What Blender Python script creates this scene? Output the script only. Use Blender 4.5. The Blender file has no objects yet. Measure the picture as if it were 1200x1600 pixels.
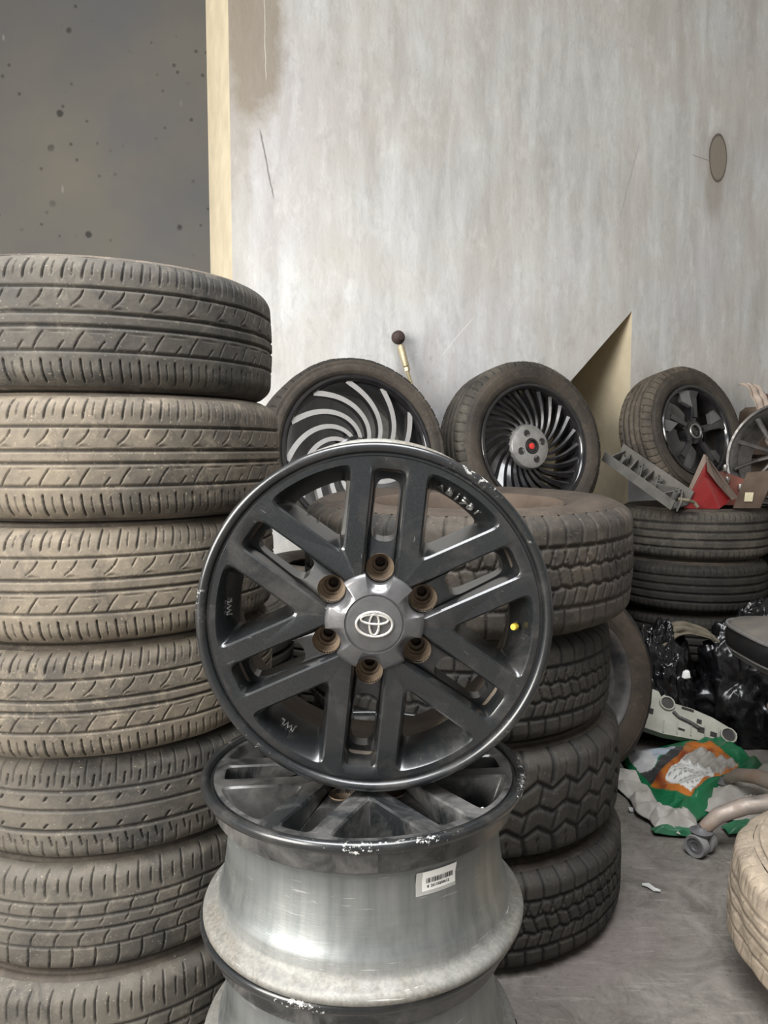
import bpy, math, random
import numpy as np
from mathutils import Vector, Matrix, Quaternion, noise as mnoise
from mathutils.geometry import tessellate_polygon

PI = math.pi
SC = bpy.context.scene
COL = SC.collection
random.seed(7)

# ------------------------------------------------------------------ camera, world, lamps, exposure
cam_data = bpy.data.cameras.new('camera')
cam_data.sensor_fit = 'VERTICAL'
cam_data.sensor_height = 24.0
cam_data.lens = 24.0 * 1200 / 1600
cam_data.clip_start = 0.02
cam = bpy.data.objects.new('camera', cam_data)
COL.objects.link(cam)
cam.location = (0, 0, 1.08)
cam.rotation_euler = (math.radians(90 - 4.76), 0, 0)
SC.camera = cam

world = bpy.data.worlds.new('overcast_sky')
SC.world = world
world.use_nodes = True
wn = world.node_tree
wbg = wn.nodes['Background']
wbg.inputs['Color'].default_value = (0.93, 0.96, 1.0, 1)
wbg.inputs['Strength'].default_value = 0.36

def area_light(name, loc, target, sx, sy, power, color):
    d = bpy.data.lights.new(name, 'AREA')
    d.shape = 'RECTANGLE'; d.size = sx; d.size_y = sy; d.energy = power; d.color = color
    o = bpy.data.objects.new(name, d); COL.objects.link(o)
    o.location = loc
    o.rotation_euler = (Vector(target) - Vector(loc)).to_track_quat('-Z', 'Y').to_euler()
    return o
area_light('doorway_daylight', (-2.9, -1.4, 2.0), (0.0, 2.0, 1.1), 2.2, 2.6, 255, (1.0, 0.965, 0.91))
area_light('roof_opening_daylight', (-0.3, 0.0, 3.85), (-0.3, 0.1, 0), 2.9, 1.9, 120, (0.97, 0.98, 1.0)).data.spread = math.radians(120)

SC.view_settings.view_transform = 'Standard'
SC.view_settings.look = 'None'
SC.view_settings.gamma = 1.0
SC.view_settings.use_curve_mapping = False
SC.view_settings.exposure = 0.62
SC.cycles.max_bounces = 8

# ------------------------------------------------------------------ node helpers
class NT:
    def __init__(self, name):
        self.m = bpy.data.materials.new(name); self.m.use_nodes = True
        self.t = self.m.node_tree; self.b = self.t.nodes['Principled BSDF']
    def n(self, typ, ins=None, **props):
        nd = self.t.nodes.new('ShaderNode' + typ)
        for k, v in props.items(): setattr(nd, k, v)
        for k, v in (ins or {}).items(): self.put(nd.inputs[k], v)
        return nd
    def put(self, sock, v):
        if isinstance(v, bpy.types.NodeSocket): self.t.links.new(v, sock)
        elif isinstance(v, (tuple, list)) and len(v) == 3 and sock.type == 'RGBA': sock.default_value = (*v, 1)
        else: sock.default_value = v
    def set(self, **kw):
        for k, v in kw.items(): self.put(self.b.inputs[k.replace('_', ' ')], v)
    def coord(self, out='Object'):
        return self.n('TexCoord').outputs[out]
    def map(self, vec, scale=(1, 1, 1), loc=(0, 0, 0), rot=(0, 0, 0)):
        return self.n('Mapping', {'Vector': vec, 'Scale': scale, 'Location': loc, 'Rotation': rot}).outputs[0]
    def noise(self, vec, scale, detail=4, rough=.6, dist=0.0):
        return self.n('TexNoise', {'Vector': vec, 'Scale': scale, 'Detail': detail, 'Roughness': rough, 'Distortion': dist}).outputs[0]
    def ramp(self, fac, a, b, ca=0.0, cb=1.0):
        return self.n('MapRange', {'Value': fac, 'From Min': a, 'From Max': b, 'To Min': ca, 'To Max': cb}, clamp=True).outputs[0]
    def mix(self, f, a, b, mode='MIX'):
        nd = self.t.nodes.new('ShaderNodeMix'); nd.data_type = 'RGBA'; nd.blend_type = mode
        self.put(nd.inputs['Factor'], f); self.put(nd.inputs[6], a); self.put(nd.inputs[7], b)
        return nd.outputs[2]
    def math(self, op, a, b=0.0, c=0.0):
        nd = self.n('Math', operation=op)
        self.put(nd.inputs[0], a); self.put(nd.inputs[1], b); self.put(nd.inputs[2], c)
        return nd.outputs[0]
    def attr(self, name):
        return self.n('Attribute', attribute_name=name)
    def rnd(self, vec, k=7.0):
        r = self.n('ObjectInfo').outputs['Random']
        s = self.math('MULTIPLY', r, k)
        return self.n('VectorMath', {0: vec, 1: s}, operation='ADD').outputs[0]
    def bump(self, h, strength=.3, dist=.002):
        self.put(self.b.inputs['Normal'], self.n('Bump', {'Height': h, 'Strength': strength, 'Distance': dist}).outputs[0])

def plain(name, col, rough=.5, metal=0.0, var=.25, scale=25, dust=0.0, dustcol=(.2, .16, .12), bump=.15, coat=0.0):
    N = NT(name); v = N.rnd(N.coord())
    a = N.noise(v, scale, 5)
    c = N.mix(N.ramp(a, .3, .7), tuple(x * (1 - var) for x in col), tuple(min(1, x * (1 + var)) for x in col))
    r = rough
    if dust:
        f = N.math('MULTIPLY', N.ramp(N.noise(v, scale * .35, 6, .65), .38, .68), dust)
        c = N.mix(f, c, dustcol)
        r = N.math('MULTIPLY_ADD', f, .9 - rough, rough)
        if metal: N.set(Metallic=N.math('MULTIPLY_ADD', f, -metal, metal))
    elif metal: N.set(Metallic=metal)
    N.set(Base_Color=c, Roughness=r, Coat_Weight=coat)
    if bump: N.bump(N.noise(v, scale * 5, 3), bump, .002)
    return N.m

def rubber(name, dark, dust, amount, spread=6, groove_dark=.75, rough=.82):
    N = NT(name); v = N.rnd(N.coord())
    big = N.noise(v, spread, 7, .68, .4)
    fine = N.noise(v, 90, 4, .7)
    f = N.ramp(big, .30, .68)
    f = N.math('MULTIPLY', f, N.ramp(fine, .25, .6, .75, 1.0))
    f = N.math('MULTIPLY', f, amount)
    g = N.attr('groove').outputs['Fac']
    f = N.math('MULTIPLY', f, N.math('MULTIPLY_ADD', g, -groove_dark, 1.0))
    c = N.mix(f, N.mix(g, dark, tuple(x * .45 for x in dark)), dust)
    scuff = N.ramp(N.noise(N.map(v, (1, 1, 1), (3, 1, 4)), 26, 8, .78, .5), .53, .63, 0, .42)
    c = N.mix(N.math('MULTIPLY', scuff, amount), c, tuple(min(1, x * 1.25) for x in dust))
    smut = N.ramp(N.noise(N.map(v, (1, 1, 1), (8, 2, 1)), 13, 8, .74, .8), .55, .66, 0, .55)
    c = N.mix(smut, c, tuple(x * 1.2 for x in dark))
    specks = N.ramp(N.noise(v, 210, 2, .5), .68, .73)
    c = N.mix(N.math('MULTIPLY', specks, .5), c, tuple(min(1, x * 1.7) for x in dust))
    N.set(Base_Color=c, Roughness=N.math('MULTIPLY_ADD', f, .12, rough - .1), Specular_IOR_Level=.35)
    h = N.math('ADD', N.math('MULTIPLY', fine, .5), N.noise(v, 25, 5, .7))
    N.bump(h, .35, .0025)
    return N.m

# ------------------------------------------------------------------ object helpers
def mesh(name, V, F, mats=(), midx=None, smooth=True, attrs=None, sharp=None):
    m = bpy.data.meshes.new(name)
    V = np.asarray(V, dtype=np.float32)
    if isinstance(F, np.ndarray) and F.ndim == 2:
        k = F.shape[1]
        m.vertices.add(len(V)); m.vertices.foreach_set('co', V.ravel())
        m.loops.add(F.size); m.loops.foreach_set('vertex_index', F.astype(np.int32).ravel())
        m.polygons.add(len(F)); m.polygons.foreach_set('loop_start', np.arange(0, F.size, k, dtype=np.int32))
        m.update(calc_edges=True)
    else:
        m.from_pydata([tuple(map(float, p)) for p in V], [], [tuple(int(i) for i in f) for f in F])
        m.update()
    for mt in (mats if isinstance(mats, (list, tuple)) else [mats]): m.materials.append(mt)
    if midx is not None: m.polygons.foreach_set('material_index', np.asarray(midx, dtype=np.int32))
    m.polygons.foreach_set('use_smooth', np.full(len(m.polygons), bool(smooth)))
    if attrs:
        for k, a in attrs.items():
            a = np.asarray(a, dtype=np.float32)
            if a.ndim == 1:
                at = m.attributes.new(k, 'FLOAT', 'POINT'); at.data.foreach_set('value', a)
            else:
                at = m.attributes.new(k, 'FLOAT_COLOR', 'POINT')
                at.data.foreach_set('color', np.hstack([a, np.ones((len(a), 1), np.float32)]).ravel())
    if smooth and sharp: m.set_sharp_from_angle(angle=math.radians(sharp))
    m.validate()
    return m

def link(name, m, parent=None, loc=None, quat=None):
    o = bpy.data.objects.new(name, m); COL.objects.link(o)
    if parent: o.parent = parent
    if loc is not None: o.location = loc
    if quat is not None: o.rotation_euler = quat.to_euler()
    return o

def tag(o, label=None, cat=None, group=None, kind=None):
    if label: o['label'] = label
    if cat: o['category'] = cat
    if group: o['group'] = group
    if kind: o['kind'] = kind
    return o

def thing(name, label, cat, loc=(0, 0, 0), quat=None, group=None):
    o = bpy.data.objects.new(name, None); COL.objects.link(o)
    o.empty_display_size = .1
    o.location = loc
    if quat is not None: o.rotation_euler = quat.to_euler()
    return tag(o, label, cat, group)

def dup(root, label, loc, quat=None, group=None):
    r = root.copy(); COL.objects.link(r); r.location = loc
    if quat is not None: r.rotation_euler = quat.to_euler()
    r['label'] = label
    if group: r['group'] = group
    for ch in list(root.children):
        c = ch.copy(); COL.objects.link(c); c.parent = r
        for g in list(ch.children):
            d = g.copy(); COL.objects.link(d); d.parent = c
    return r

def facing(d, spin=0.0):
    """orientation whose +Z looks along d, +Y stays up, then spins about its own axis (ccw, degrees)"""
    return Vector(d).normalized().to_track_quat('Z', 'Y') @ Quaternion((0, 0, 1), math.radians(spin))

def spin(a): return Quaternion((0, 0, 1), math.radians(a))

def lathe(profile, n=96, a0=0.0, closed=False):
    P = np.asarray(profile, float); k = len(P)
    ang = np.arange(n) * 2 * PI / n + a0
    V = np.stack([np.outer(np.cos(ang), P[:, 0]), np.outer(np.sin(ang), P[:, 0]), np.tile(P[:, 1], (n, 1))], -1).reshape(-1, 3)
    i = np.arange(n)[:, None]; j = np.arange(k if closed else k - 1)[None, :]
    a = i * k + j; b = i * k + (j + 1) % k; c = ((i + 1) % n) * k + (j + 1) % k; d = ((i + 1) % n) * k + j
    return V, np.stack([a, d, c, b], -1).reshape(-1, 4)

def smooth_curve(pts, per=6):
    pts = [np.array(p, float) for p in pts]; out = []
    for i in range(len(pts) - 1):
        p0 = pts[max(i - 1, 0)]; p1 = pts[i]; p2 = pts[i + 1]; p3 = pts[min(i + 2, len(pts) - 1)]
        for k in range(per):
            t = k / per
            out.append(.5 * ((2 * p1) + (-p0 + p2) * t + (2 * p0 - 5 * p1 + 4 * p2 - p3) * t * t + (-p0 + 3 * p1 - 3 * p2 + p3) * t ** 3))
    out.append(pts[-1]); return np.array(out)

class MB:
    """collects shapes for ONE mesh"""
    def __init__(self): self.V = []; self.F = []; self.M = []
    def add(self, V, F, mi=0):
        o = len(self.V); self.V += [tuple(map(float, v)) for v in V]
        self.F += [tuple(int(i) + o for i in f) for f in F]; self.M += [mi] * len(F)
    def box(self, c, s, mi=0, q=None, taper=1.0, bev=.0):
        x, y, z = (k / 2 for k in s); V = []; b = min(bev, x * .9, y * .9, z * .9)
        if b:
            for sz in (-1, 1):
                for ins in ((b, 0) if sz < 0 else (0, b)):
                    t = taper if sz > 0 else 1
                    zz = sz * (z - (b if ins == 0 else 0))
                    X = (x - ins) * t; Y = (y - ins) * t
                    for (u, v) in ((X - b, -Y), (X, -Y + b), (X, Y - b), (X - b, Y), (-X + b, Y), (-X, Y - b), (-X, -Y + b), (-X + b, -Y)):
                        V.append((u, v, zz))
            F = [tuple(reversed(range(8))), tuple(range(24, 32))]
            for l in range(3):
                for i in range(8): F.append((l * 8 + i, l * 8 + (i + 1) % 8, l * 8 + 8 + (i + 1) % 8, l * 8 + 8 + i))
        else:
            for sz in (-1, 1):
                t = taper if sz > 0 else 1
                V += [(-x * t, -y * t, sz * z), (x * t, -y * t, sz * z), (x * t, y * t, sz * z), (-x * t, y * t, sz * z)]
            F = [(3, 2, 1, 0), (4, 5, 6, 7)] + [(i, (i + 1) % 4, 4 + (i + 1) % 4, 4 + i) for i in range(4)]
        V = [Vector(v) for v in V]
        if q is not None: V = [q @ v for v in V]
        self.add([v + Vector(c) for v in V], F, mi)
    def tube(self, pts, rad, n=8, mi=0, closed=False, flat=1.0):
        pts = [Vector(p) for p in pts]; k = len(pts)
        rr = rad if hasattr(rad, '__len__') else [rad] * k
        V = []; F = []; ref = None
        for i, p in enumerate(pts):
            if closed: d = pts[(i + 1) % k] - pts[i - 1]
            else: d = pts[min(i + 1, k - 1)] - pts[max(i - 1, 0)]
            d.normalize()
            if ref is None: ref = d.orthogonal().normalized()
            ref = (ref - d * ref.dot(d)).normalized(); b = d.cross(ref)
            for j in range(n):
                a = 2 * PI * j / n
                V.append(p + (ref * math.cos(a) + b * math.sin(a) * flat) * rr[i])
        for i in range(k if closed else k - 1):
            for j in range(n):
                F.append((i * n + j, i * n + (j + 1) % n, ((i + 1) % k) * n + (j + 1) % n, ((i + 1) % k) * n + j))
        if not closed: F += [tuple(reversed(range(n))), tuple((k - 1) * n + j for j in range(n))]
        self.add(V, F, mi)
    def lathe(self, prof, n=32, c=(0, 0, 0), q=None, mi=0):
        V, F = lathe(prof, n)
        V = [Vector(v) for v in V]
        if q is not None: V = [q @ v for v in V]
        self.add([v + Vector(c) for v in V], F, mi)
    def prism(self, poly, z0, z1, mi=0, fn=lambda p: p, mside=None):
        n = len(poly)
        V = [(p[0], p[1], z0) for p in poly] + [(p[0], p[1], z1) for p in poly]
        T = tessellate_polygon([[Vector((p[0], p[1], 0)) for p in poly]])
        area = sum(poly[i][0] * poly[(i + 1) % n][1] - poly[(i + 1) % n][0] * poly[i][1] for i in range(n))
        F = []
        for t in T:
            a, b, c = (Vector(poly[i]) for i in t)
            s = (b - a).x * (c - a).y - (b - a).y * (c - a).x
            t = t if s > 0 else (t[0], t[2], t[1])
            F += [tuple(i + n for i in t), tuple(reversed(t))]
        k = len(F)
        for i in range(n):
            j = (i + 1) % n
            F.append((i, j, n + j, n + i) if area > 0 else (j, i, n + i, n + j))
        self.add([fn(Vector(v)) for v in V], F, mi)
        if mside is not None:
            for i in range(len(F) - k): self.M[-1 - i] = mside
    def mesh(self, name, mats, smooth=True, sharp=35): return mesh(name, self.V, self.F, mats, self.M, smooth, sharp=sharp)
    def obj(self, name, mats, parent=None, loc=None, quat=None, smooth=True, sharp=35):
        return link(name, self.mesh(name, mats, smooth, sharp), parent, loc, quat)

# ------------------------------------------------------------------ materials
def plaster_wall():
    N = NT('painted_plaster'); v = N.coord()
    sep = N.n('SeparateXYZ', {0: v}); S = sep.outputs[0]; Z = sep.outputs[2]
    streak = N.noise(N.map(v, (5, 5, .9)), 1.6, 6, .65, .3)
    blot = N.noise(v, 1.9, 6, .62, .5)
    c = N.mix(N.ramp(streak, .32, .68), (.44, .43, .415), (.68, .70, .705))
    c = N.mix(N.ramp(blot, .42, .64, 0, .5), c, (.55, .51, .45))
    hue = N.noise(N.map(v, (1.3, 1.3, 1.3), (4, 2, 9)), 1.2, 3, .5)
    c = N.mix(N.ramp(hue, .47, .64, 0, .28), c, (.50, .475, .52))
    fade = N.noise(N.map(v, (11, 11, 5), (1, 7, 3)), 1.5, 5, .7)
    c = N.mix(N.ramp(fade, .52, .72, 0, .40), c, (.80, .81, .80))
    fleck = N.noise(N.map(v, (16, 16, 10), (6, 3, 1)), 1.6, 6, .7, .4)
    c = N.mix(N.ramp(fleck, .54, .72, 0, .28), c, (.33, .32, .305))
    # rubbed dark smudges low down where tyres have been leaned
    low = N.ramp(Z, 2.0, 1.1)
    smear = N.ramp(N.noise(N.map(v, (9, 9, 6), (3, 1, 8)), 1.7, 7, .72, .8), .56, .76)
    c = N.mix(N.math('MULTIPLY', N.math('MULTIPLY', smear, low), .6), c, (.13, .125, .12))
    wob = N.noise(v, 7, 5, .65)
    def oval(s0, z0, a, b, k=.9):
        ds = N.math('DIVIDE', N.math('SUBTRACT', S, s0), a); dz = N.math('DIVIDE', N.math('SUBTRACT', Z, z0), b)
        d = N.math('ADD', N.math('MULTIPLY', ds, ds), N.math('MULTIPLY', dz, dz))
        return N.math('ADD', N.math('SQRT', d), N.math('MULTIPLY_ADD', wob, k, -.5 * k))
    # damp brown stain by the pillar edge
    d = oval(-1.035, 2.62, .115, .40)
    c = N.mix(N.ramp(d, 1.15, .75, 0, .75), c, (.25, .205, .145))
    d = oval(-1.10, 2.1, .06, .9)
    c = N.mix(N.ramp(d, 1.2, .6, 0, .40), c, (.30, .26, .20))
    # round patch of bare mortar with a dark rim and a drip under it
    d = oval(1.165, 2.30, .05, .12, .5)
    c = N.mix(N.ramp(d, 1.5, .8, 0, .5), c, (.30, .26, .21))
    d = oval(1.184, 2.439, .052, .105, .25)
    c = N.mix(N.ramp(d, 1.45, 1.0, 0, .5), c, (.34, .31, .27))
    c = N.mix(N.ramp(d, 1.10, 1.02), c, (.10, .085, .07))
    c = N.mix(N.ramp(d, 1.0, .9), c, (.27, .24, .20))
    # scratches: thin lines given by two end points
    def line(s0, z0, s1, z1, w, col, amt):
        L = math.hypot(s1 - s0, z1 - z0); ux, uz = (s1 - s0) / L, (z1 - z0) / L
        a = N.math('SUBTRACT', S, s0); b = N.math('SUBTRACT', Z, z0)
        along = N.math('ADD', N.math('MULTIPLY', a, ux), N.math('MULTIPLY', b, uz))
        off = N.math('ABSOLUTE', N.math('ADD', N.math('ADD', N.math('MULTIPLY', a, -uz), N.math('MULTIPLY', b, ux)), N.math('MULTIPLY_ADD', wob, .02, -.01)))
        f = N.math('MULTIPLY', N.ramp(off, w, w * .4), N.math('MULTIPLY', N.ramp(along, -.005, .02), N.ramp(along, L + .005, L - .02)))
        return N.mix(N.math('MULTIPLY', f, amt), c, col)
    c = line(-1.01, 2.23, -.96, 1.99, .004, (.16, .15, .14), .8)
    c = line(-.99, 2.75, -.985, 2.40, .0022, (.85, .84, .80), .45)
    c = line(1.02, 2.43, 1.15, 2.42, .003, (.25, .23, .21), .7)
    c = line(-.27, 1.45, -.12, 1.62, .003, (.75, .75, .74), .6)
    c = line(.62, 2.1, .72, 2.45, .003, (.30, .29, .30), .5)
    N.set(Base_Color=c, Roughness=.75)
    h = N.math('ADD', N.noise(N.map(v, (1, 1, .35)), 9, 6, .6), N.math('MULTIPLY', N.noise(v, 70, 3), .25))
    N.bump(h, .35, .008)
    return N.m

def cement_wall():
    N = NT('bare_cement'); v = N.coord()
    c = N.mix(N.ramp(N.noise(v, .9, 5, .55), .35, .65), (.16, .157, .152), (.205, .192, .165))
    c = N.mix(N.ramp(N.noise(N.map(v, (1, 1, 1), (5, 5, 5)), 1.3, 4, .55), .5, .65, 0, .45), c, (.145, .15, .17))
    spots = N.n('TexVoronoi', {'Vector': N.map(v, (1, 1, 1.0)), 'Scale': 5.0, 'Randomness': 1.0}).outputs['Distance']
    mask = N.ramp(N.noise(v, 1.1, 3), .42, .52)
    f = N.math('MULTIPLY', N.ramp(N.math('ADD', spots, N.math('MULTIPLY', N.noise(v, 40, 2), .06)), .16, .11), mask)
    c = N.mix(N.math('MULTIPLY', f, .8), c, (.03, .03, .028))
    sp3 = N.n('TexVoronoi', {'Vector': N.map(v, (1, 1, 1), (4, 6, 2)), 'Scale': 11.0}).outputs['Distance']
    f3 = N.math('MULTIPLY', N.ramp(N.math('ADD', sp3, N.math('MULTIPLY', N.noise(v, 60, 2), .10)), .20, .14), N.ramp(N.noise(N.map(v, (1, 1, 1), (2, 8, 5)), 1.2, 3), .47, .56))
    c = N.mix(N.math('MULTIPLY', f3, .65), c, (.045, .044, .04))
    sp2 = N.n('TexVoronoi', {'Vector': N.map(v, (2.2, 2.2, .8), (3, 3, 1)), 'Scale': 5.0}).outputs['Distance']
    f2 = N.math('MULTIPLY', N.ramp(sp2, .12, .08), N.ramp(N.noise(N.map(v, (1, 1, 1), (9, 2, 4)), 1.4, 3), .52, .6))
    c = N.mix(N.math('MULTIPLY', f2, .6), c, (.40, .38, .34))
    N.set(Base_Color=c, Roughness=.85)
    N.bump(N.noise(v, 30, 6, .65), .25, .004)
    return N.m

def concrete_floor():
    N = NT('worn_concrete'); v = N.coord()
    c = N.mix(N.ramp(N.noise(v, 7.5, 10, .80, .8), .38, .62), (.085, .076, .065), (.19, .175, .153))
    c = N.mix(N.ramp(N.noise(N.map(v, (1, 1, 1), (3, 3, 0)), 2.1, 4, .6), .5, .66, 0, .6), c, (.13, .105, .10))
    st = N.noise(N.map(v, (3, 26, 1), (0, 0, 0), (0, 0, .5)), 2.4, 5, .7)
    c = N.mix(N.ramp(st, .56, .72, 0, .55), c, (.27, .25, .22))
    st2 = N.noise(N.map(v, (26, 4, 1), (2, 0, 0), (0, 0, .3)), 2.0, 5, .7)
    c = N.mix(N.ramp(st2, .60, .70, 0, .5), c, (.075, .068, .06))
    pit = N.ramp(N.noise(N.map(v, (1, 1, 1), (5, 1, 0)), 34, 7, .75), .56, .66, 0, .5)
    c = N.mix(pit, c, (.06, .053, .045))
    g = N.ramp(N.noise(v, 110, 2), .64, .72)
    c = N.mix(N.math('MULTIPLY', g, .6), c, (.06, .055, .05))
    N.set(Base_Color=c, Roughness=.8)
    N.bump(N.math('ADD', N.noise(v, 60, 5, .7), N.noise(v, 9, 4)), .3, .004)
    return N.m

def rim_paint(name='charcoal_lacquer', dusty=.16):
    """charcoal lacquer with flake, dust film, and bare chips where the lip is worn"""
    N = NT(name); v = N.rnd(N.coord())
    flake = N.noise(v, 1500, 1)
    c = N.mix(N.ramp(flake, .5, .72), (.006, .0068, .0074), (.024, .0265, .028))
    film = N.ramp(N.noise(v, 14, 6, .66, .6), .50 if dusty < .3 else .40, .76, 0, dusty)
    c = N.mix(film, c, (.16, .14, .12) if dusty < .3 else (.20, .19, .178))
    scr = N.ramp(N.noise(N.map(v, (14, 150, 14), (0, 0, 0), (.3, .2, .8)), 2.2, 3, .6), .715, .75, 0, .30)
    c = N.mix(scr, c, (.32, .31, .30))
    w = N.attr('wear').outputs['Fac']
    chips = N.ramp(N.math('ADD', N.math('MULTIPLY', N.noise(N.map(v, (1, 1, 1), (2, 1, 1)), 4.5, 2), .75), N.math('MULTIPLY', N.noise(v, 120, 4, .75), .55)),  .765, .795)
    chips = N.math('MULTIPLY', chips, w)
    c = N.mix(chips, c, (.68, .67, .64))
    N.set(Base_Color=c, Roughness=N.math('MULTIPLY_ADD', film, .9, .30), Specular_IOR_Level=.42, Metallic=.0, Coat_Weight=.5, Coat_Roughness=.14)
    N.bump(N.noise(v, 900, 2), .08, .0006)
    return N.m

def barrel_metal():
    N = NT('bare_barrel_aluminium'); v = N.rnd(N.coord())
    sep = N.n('SeparateXYZ', {0: N.coord()}); Z = sep.outputs[2]
    st = N.noise(N.map(v, (34, 34, 1.2)), 1.4, 5, .6)
    c = N.mix(N.ramp(st, .3, .7), (.23, .25, .25), (.37, .385, .38))
    grime = N.ramp(N.noise(N.map(v, (1, 1, 2)), 9, 7, .7, .5), .45, .72)
    lowband = N.ramp(Z, -.155, -.185)
    topband = N.ramp(Z, -.110, -.035)
    gg = N.math('MAXIMUM', N.math('MULTIPLY', lowband, N.math('MULTIPLY_ADD', grime, .35, .60)), N.math('MULTIPLY', grime, .18))
    c = N.mix(gg, c, N.mix(N.ramp(N.noise(v, 160, 4, .75), .42, .6), (.085, .068, .048), (.17, .148, .115)))
    c = N.mix(N.math('MULTIPLY', topband, .92), c, (.035, .037, .04))
    sc_ = N.ramp(N.noise(N.map(v, (9, 9, 160), (0, 0, 0), (.5, .1, 0)), 1.6, 4), .66, .70, 0, .35)
    c = N.mix(sc_, c, (.8, .8, .78))
    N.set(Base_Color=c, Metallic=N.math('MULTIPLY_ADD', N.math('MAXIMUM', gg, topband), -.75, .95), Roughness=N.math('MULTIPLY_ADD', gg, .35, .42))
    N.bump(N.noise(N.map(v, (1, 1, 14)), 40, 4), .12, .001)
    return N.m

def sticker_mat():
    return plain('sticker_film', (.42, .42, .40), .4, 0, .05, 30, bump=0)

M = {}
M['plaster'] = plaster_wall(); M['cement'] = cement_wall(); M['floor'] = concrete_floor()
M['cream'] = plain('cream_reveal', (.66, .58, .42), .8, 0, .12, 9, .25, (.42, .36, .26))
M['ceil'] = plain('ceiling_cement', (.30, .29, .27), .9, 0, .15, 4)
M['paint'] = rim_paint(); M['paint_dusty'] = rim_paint('dusty_charcoal_lacquer', .5); M['barrel'] = barrel_metal()
M['inside'] = plain('brake_dust_metal', (.16, .135, .11), .55, .5, .4, 9, .7, (.11, .08, .055))
M['cap'] = plain('centre_cap_grey', (.085, .085, .088), .30, .6, .06, 60, .25, (.16, .15, .14), .05, .4)
M['chrome'] = plain('worn_chrome', (.62, .60, .57), .22, .95, .15, 80, .45, (.25, .22, .18), .1)
M['rust'] = plain('rusty_lug_seat', (.19, .14, .095), .7, .2, .35, 60, .5, (.27, .22, .16), .3)
M['holeshade'] = plain('hole_shade_dark', (.022, .018, .015), .8)  # near-black for raised blocks whose colour stands for shade in holes
M['borebrown'] = plain('brown_bore', (.085, .058, .040), .8, 0, .4, 80, .4, (.16, .12, .09))
M['brass'] = plain('yellow_valve_cap', (.72, .52, .05), .35, .2, .1)
M['white'] = plain('white_paper', (.80, .80, .77), .6, 0, .04, 30, bump=0)
M['film'] = sticker_mat()
M['ink'] = plain('black_ink', (.02, .02, .02), .6, bump=0)
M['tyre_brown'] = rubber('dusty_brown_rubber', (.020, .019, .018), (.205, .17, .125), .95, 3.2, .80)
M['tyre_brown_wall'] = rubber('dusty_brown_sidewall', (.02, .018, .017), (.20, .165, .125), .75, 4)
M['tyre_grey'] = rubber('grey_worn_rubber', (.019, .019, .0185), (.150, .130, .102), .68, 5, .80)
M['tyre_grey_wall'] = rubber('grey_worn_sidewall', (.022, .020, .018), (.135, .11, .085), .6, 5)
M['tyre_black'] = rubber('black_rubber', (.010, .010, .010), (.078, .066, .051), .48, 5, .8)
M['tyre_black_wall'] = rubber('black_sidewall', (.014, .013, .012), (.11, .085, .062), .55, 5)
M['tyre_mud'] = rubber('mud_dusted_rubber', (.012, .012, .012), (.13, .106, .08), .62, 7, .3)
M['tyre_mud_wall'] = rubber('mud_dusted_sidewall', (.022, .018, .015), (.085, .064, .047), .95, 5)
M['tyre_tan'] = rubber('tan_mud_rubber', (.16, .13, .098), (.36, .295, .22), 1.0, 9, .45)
M['gloss_black'] = plain('gloss_black_lacquer', (.010, .010, .012), .14, 0, .1, 40, .18, (.09, .08, .07), .02, .6)
M['machined'] = plain('machined_aluminium', (.66, .65, .64), .30, .7, .06, 60, .12, (.4, .36, .32), .05)
M['smoked'] = plain('smoked_alloy', (.10, .10, .105), .28, .8, .2, 50, .3, (.1, .09, .08), .05)
M['facet'] = plain('grey_satin_facet', (.24, .24, .243), .35, .7, .1, 40, .3, (.13, .12, .10), .05)
M['silver'] = plain('silver_alloy', (.36, .355, .35), .26, .9, .1, 40, .35, (.22, .19, .16), .05)
M['letter'] = plain('polished_letter', (.60, .60, .58), .35, .8, .1, 60, bump=0)
M['dullchrome'] = plain('dull_dusty_chrome', (.17, .165, .16), .3, .85, .2, 40, .6, (.12, .10, .085), .05)
M['hubsilver'] = plain('brushed_hub', (.50, .49, .475), .34, .85, .12, 60, .25, (.2, .18, .16), .1)
M['red'] = plain('red_lens', (.27, .008, .013), .18, 0, .2, 12, .30, (.22, .11, .09), .05, .5)
M['redbit'] = plain('red_centre', (.70, .05, .04), .35)
M['dustplastic'] = plain('dusty_housing', (.17, .125, .10), .7, 0, .2, 18, .6, (.24, .19, .15))
M['greyplastic'] = plain('grey_dusty_plastic', (.115, .112, .105), .6, 0, .2, 20, .8, (.22, .205, .18))
M['beige'] = plain('aged_nylon', (.37, .37, .315), .5, 0, .12, 20, .5, (.27, .25, .20))
M['bag_black'] = plain('black_bin_liner', (.006, .006, .007), .22, 0, .3, 20, .10, (.06, .055, .05), .1)
M['darkgoo'] = plain('dark_plastic', (.020, .020, .021), .4, 0, .3, 20, .4, (.08, .07, .06))
M['vinyl'] = plain('black_vinyl', (.010, .010, .011), .33, 0, .2, 30, .12, (.10, .095, .085), .15)
M['vinyltop'] = plain('dusty_grey_vinyl', (.075, .068, .06), .6, 0, .2, 18, .7, (.13, .115, .095), .2)
M['piping'] = plain('grey_piping', (.12, .115, .11), .5, 0, .2)
M['chairarm'] = plain('rusted_chrome_leg', (.42, .38, .34), .32, .8, .15, 20, .95, (.24, .16, .11), .15)
M['caster'] = plain('grey_caster_plastic', (.10, .10, .105), .5, 0, .15, 30, .5, (.19, .18, .165))
M['castertread'] = plain('caster_tread', (.19, .19, .19), .55, 0, .15, 30, .4, (.23, .21, .19))
M['cloth'] = plain('pale_rag', (.46, .38, .32), .9, 0, .2, 30, .5, (.30, .24, .19), .4)
M['rag'] = plain('olive_rag', (.19, .165, .115), .9, 0, .3, 20, .5, (.10, .085, .065), .4)
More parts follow.
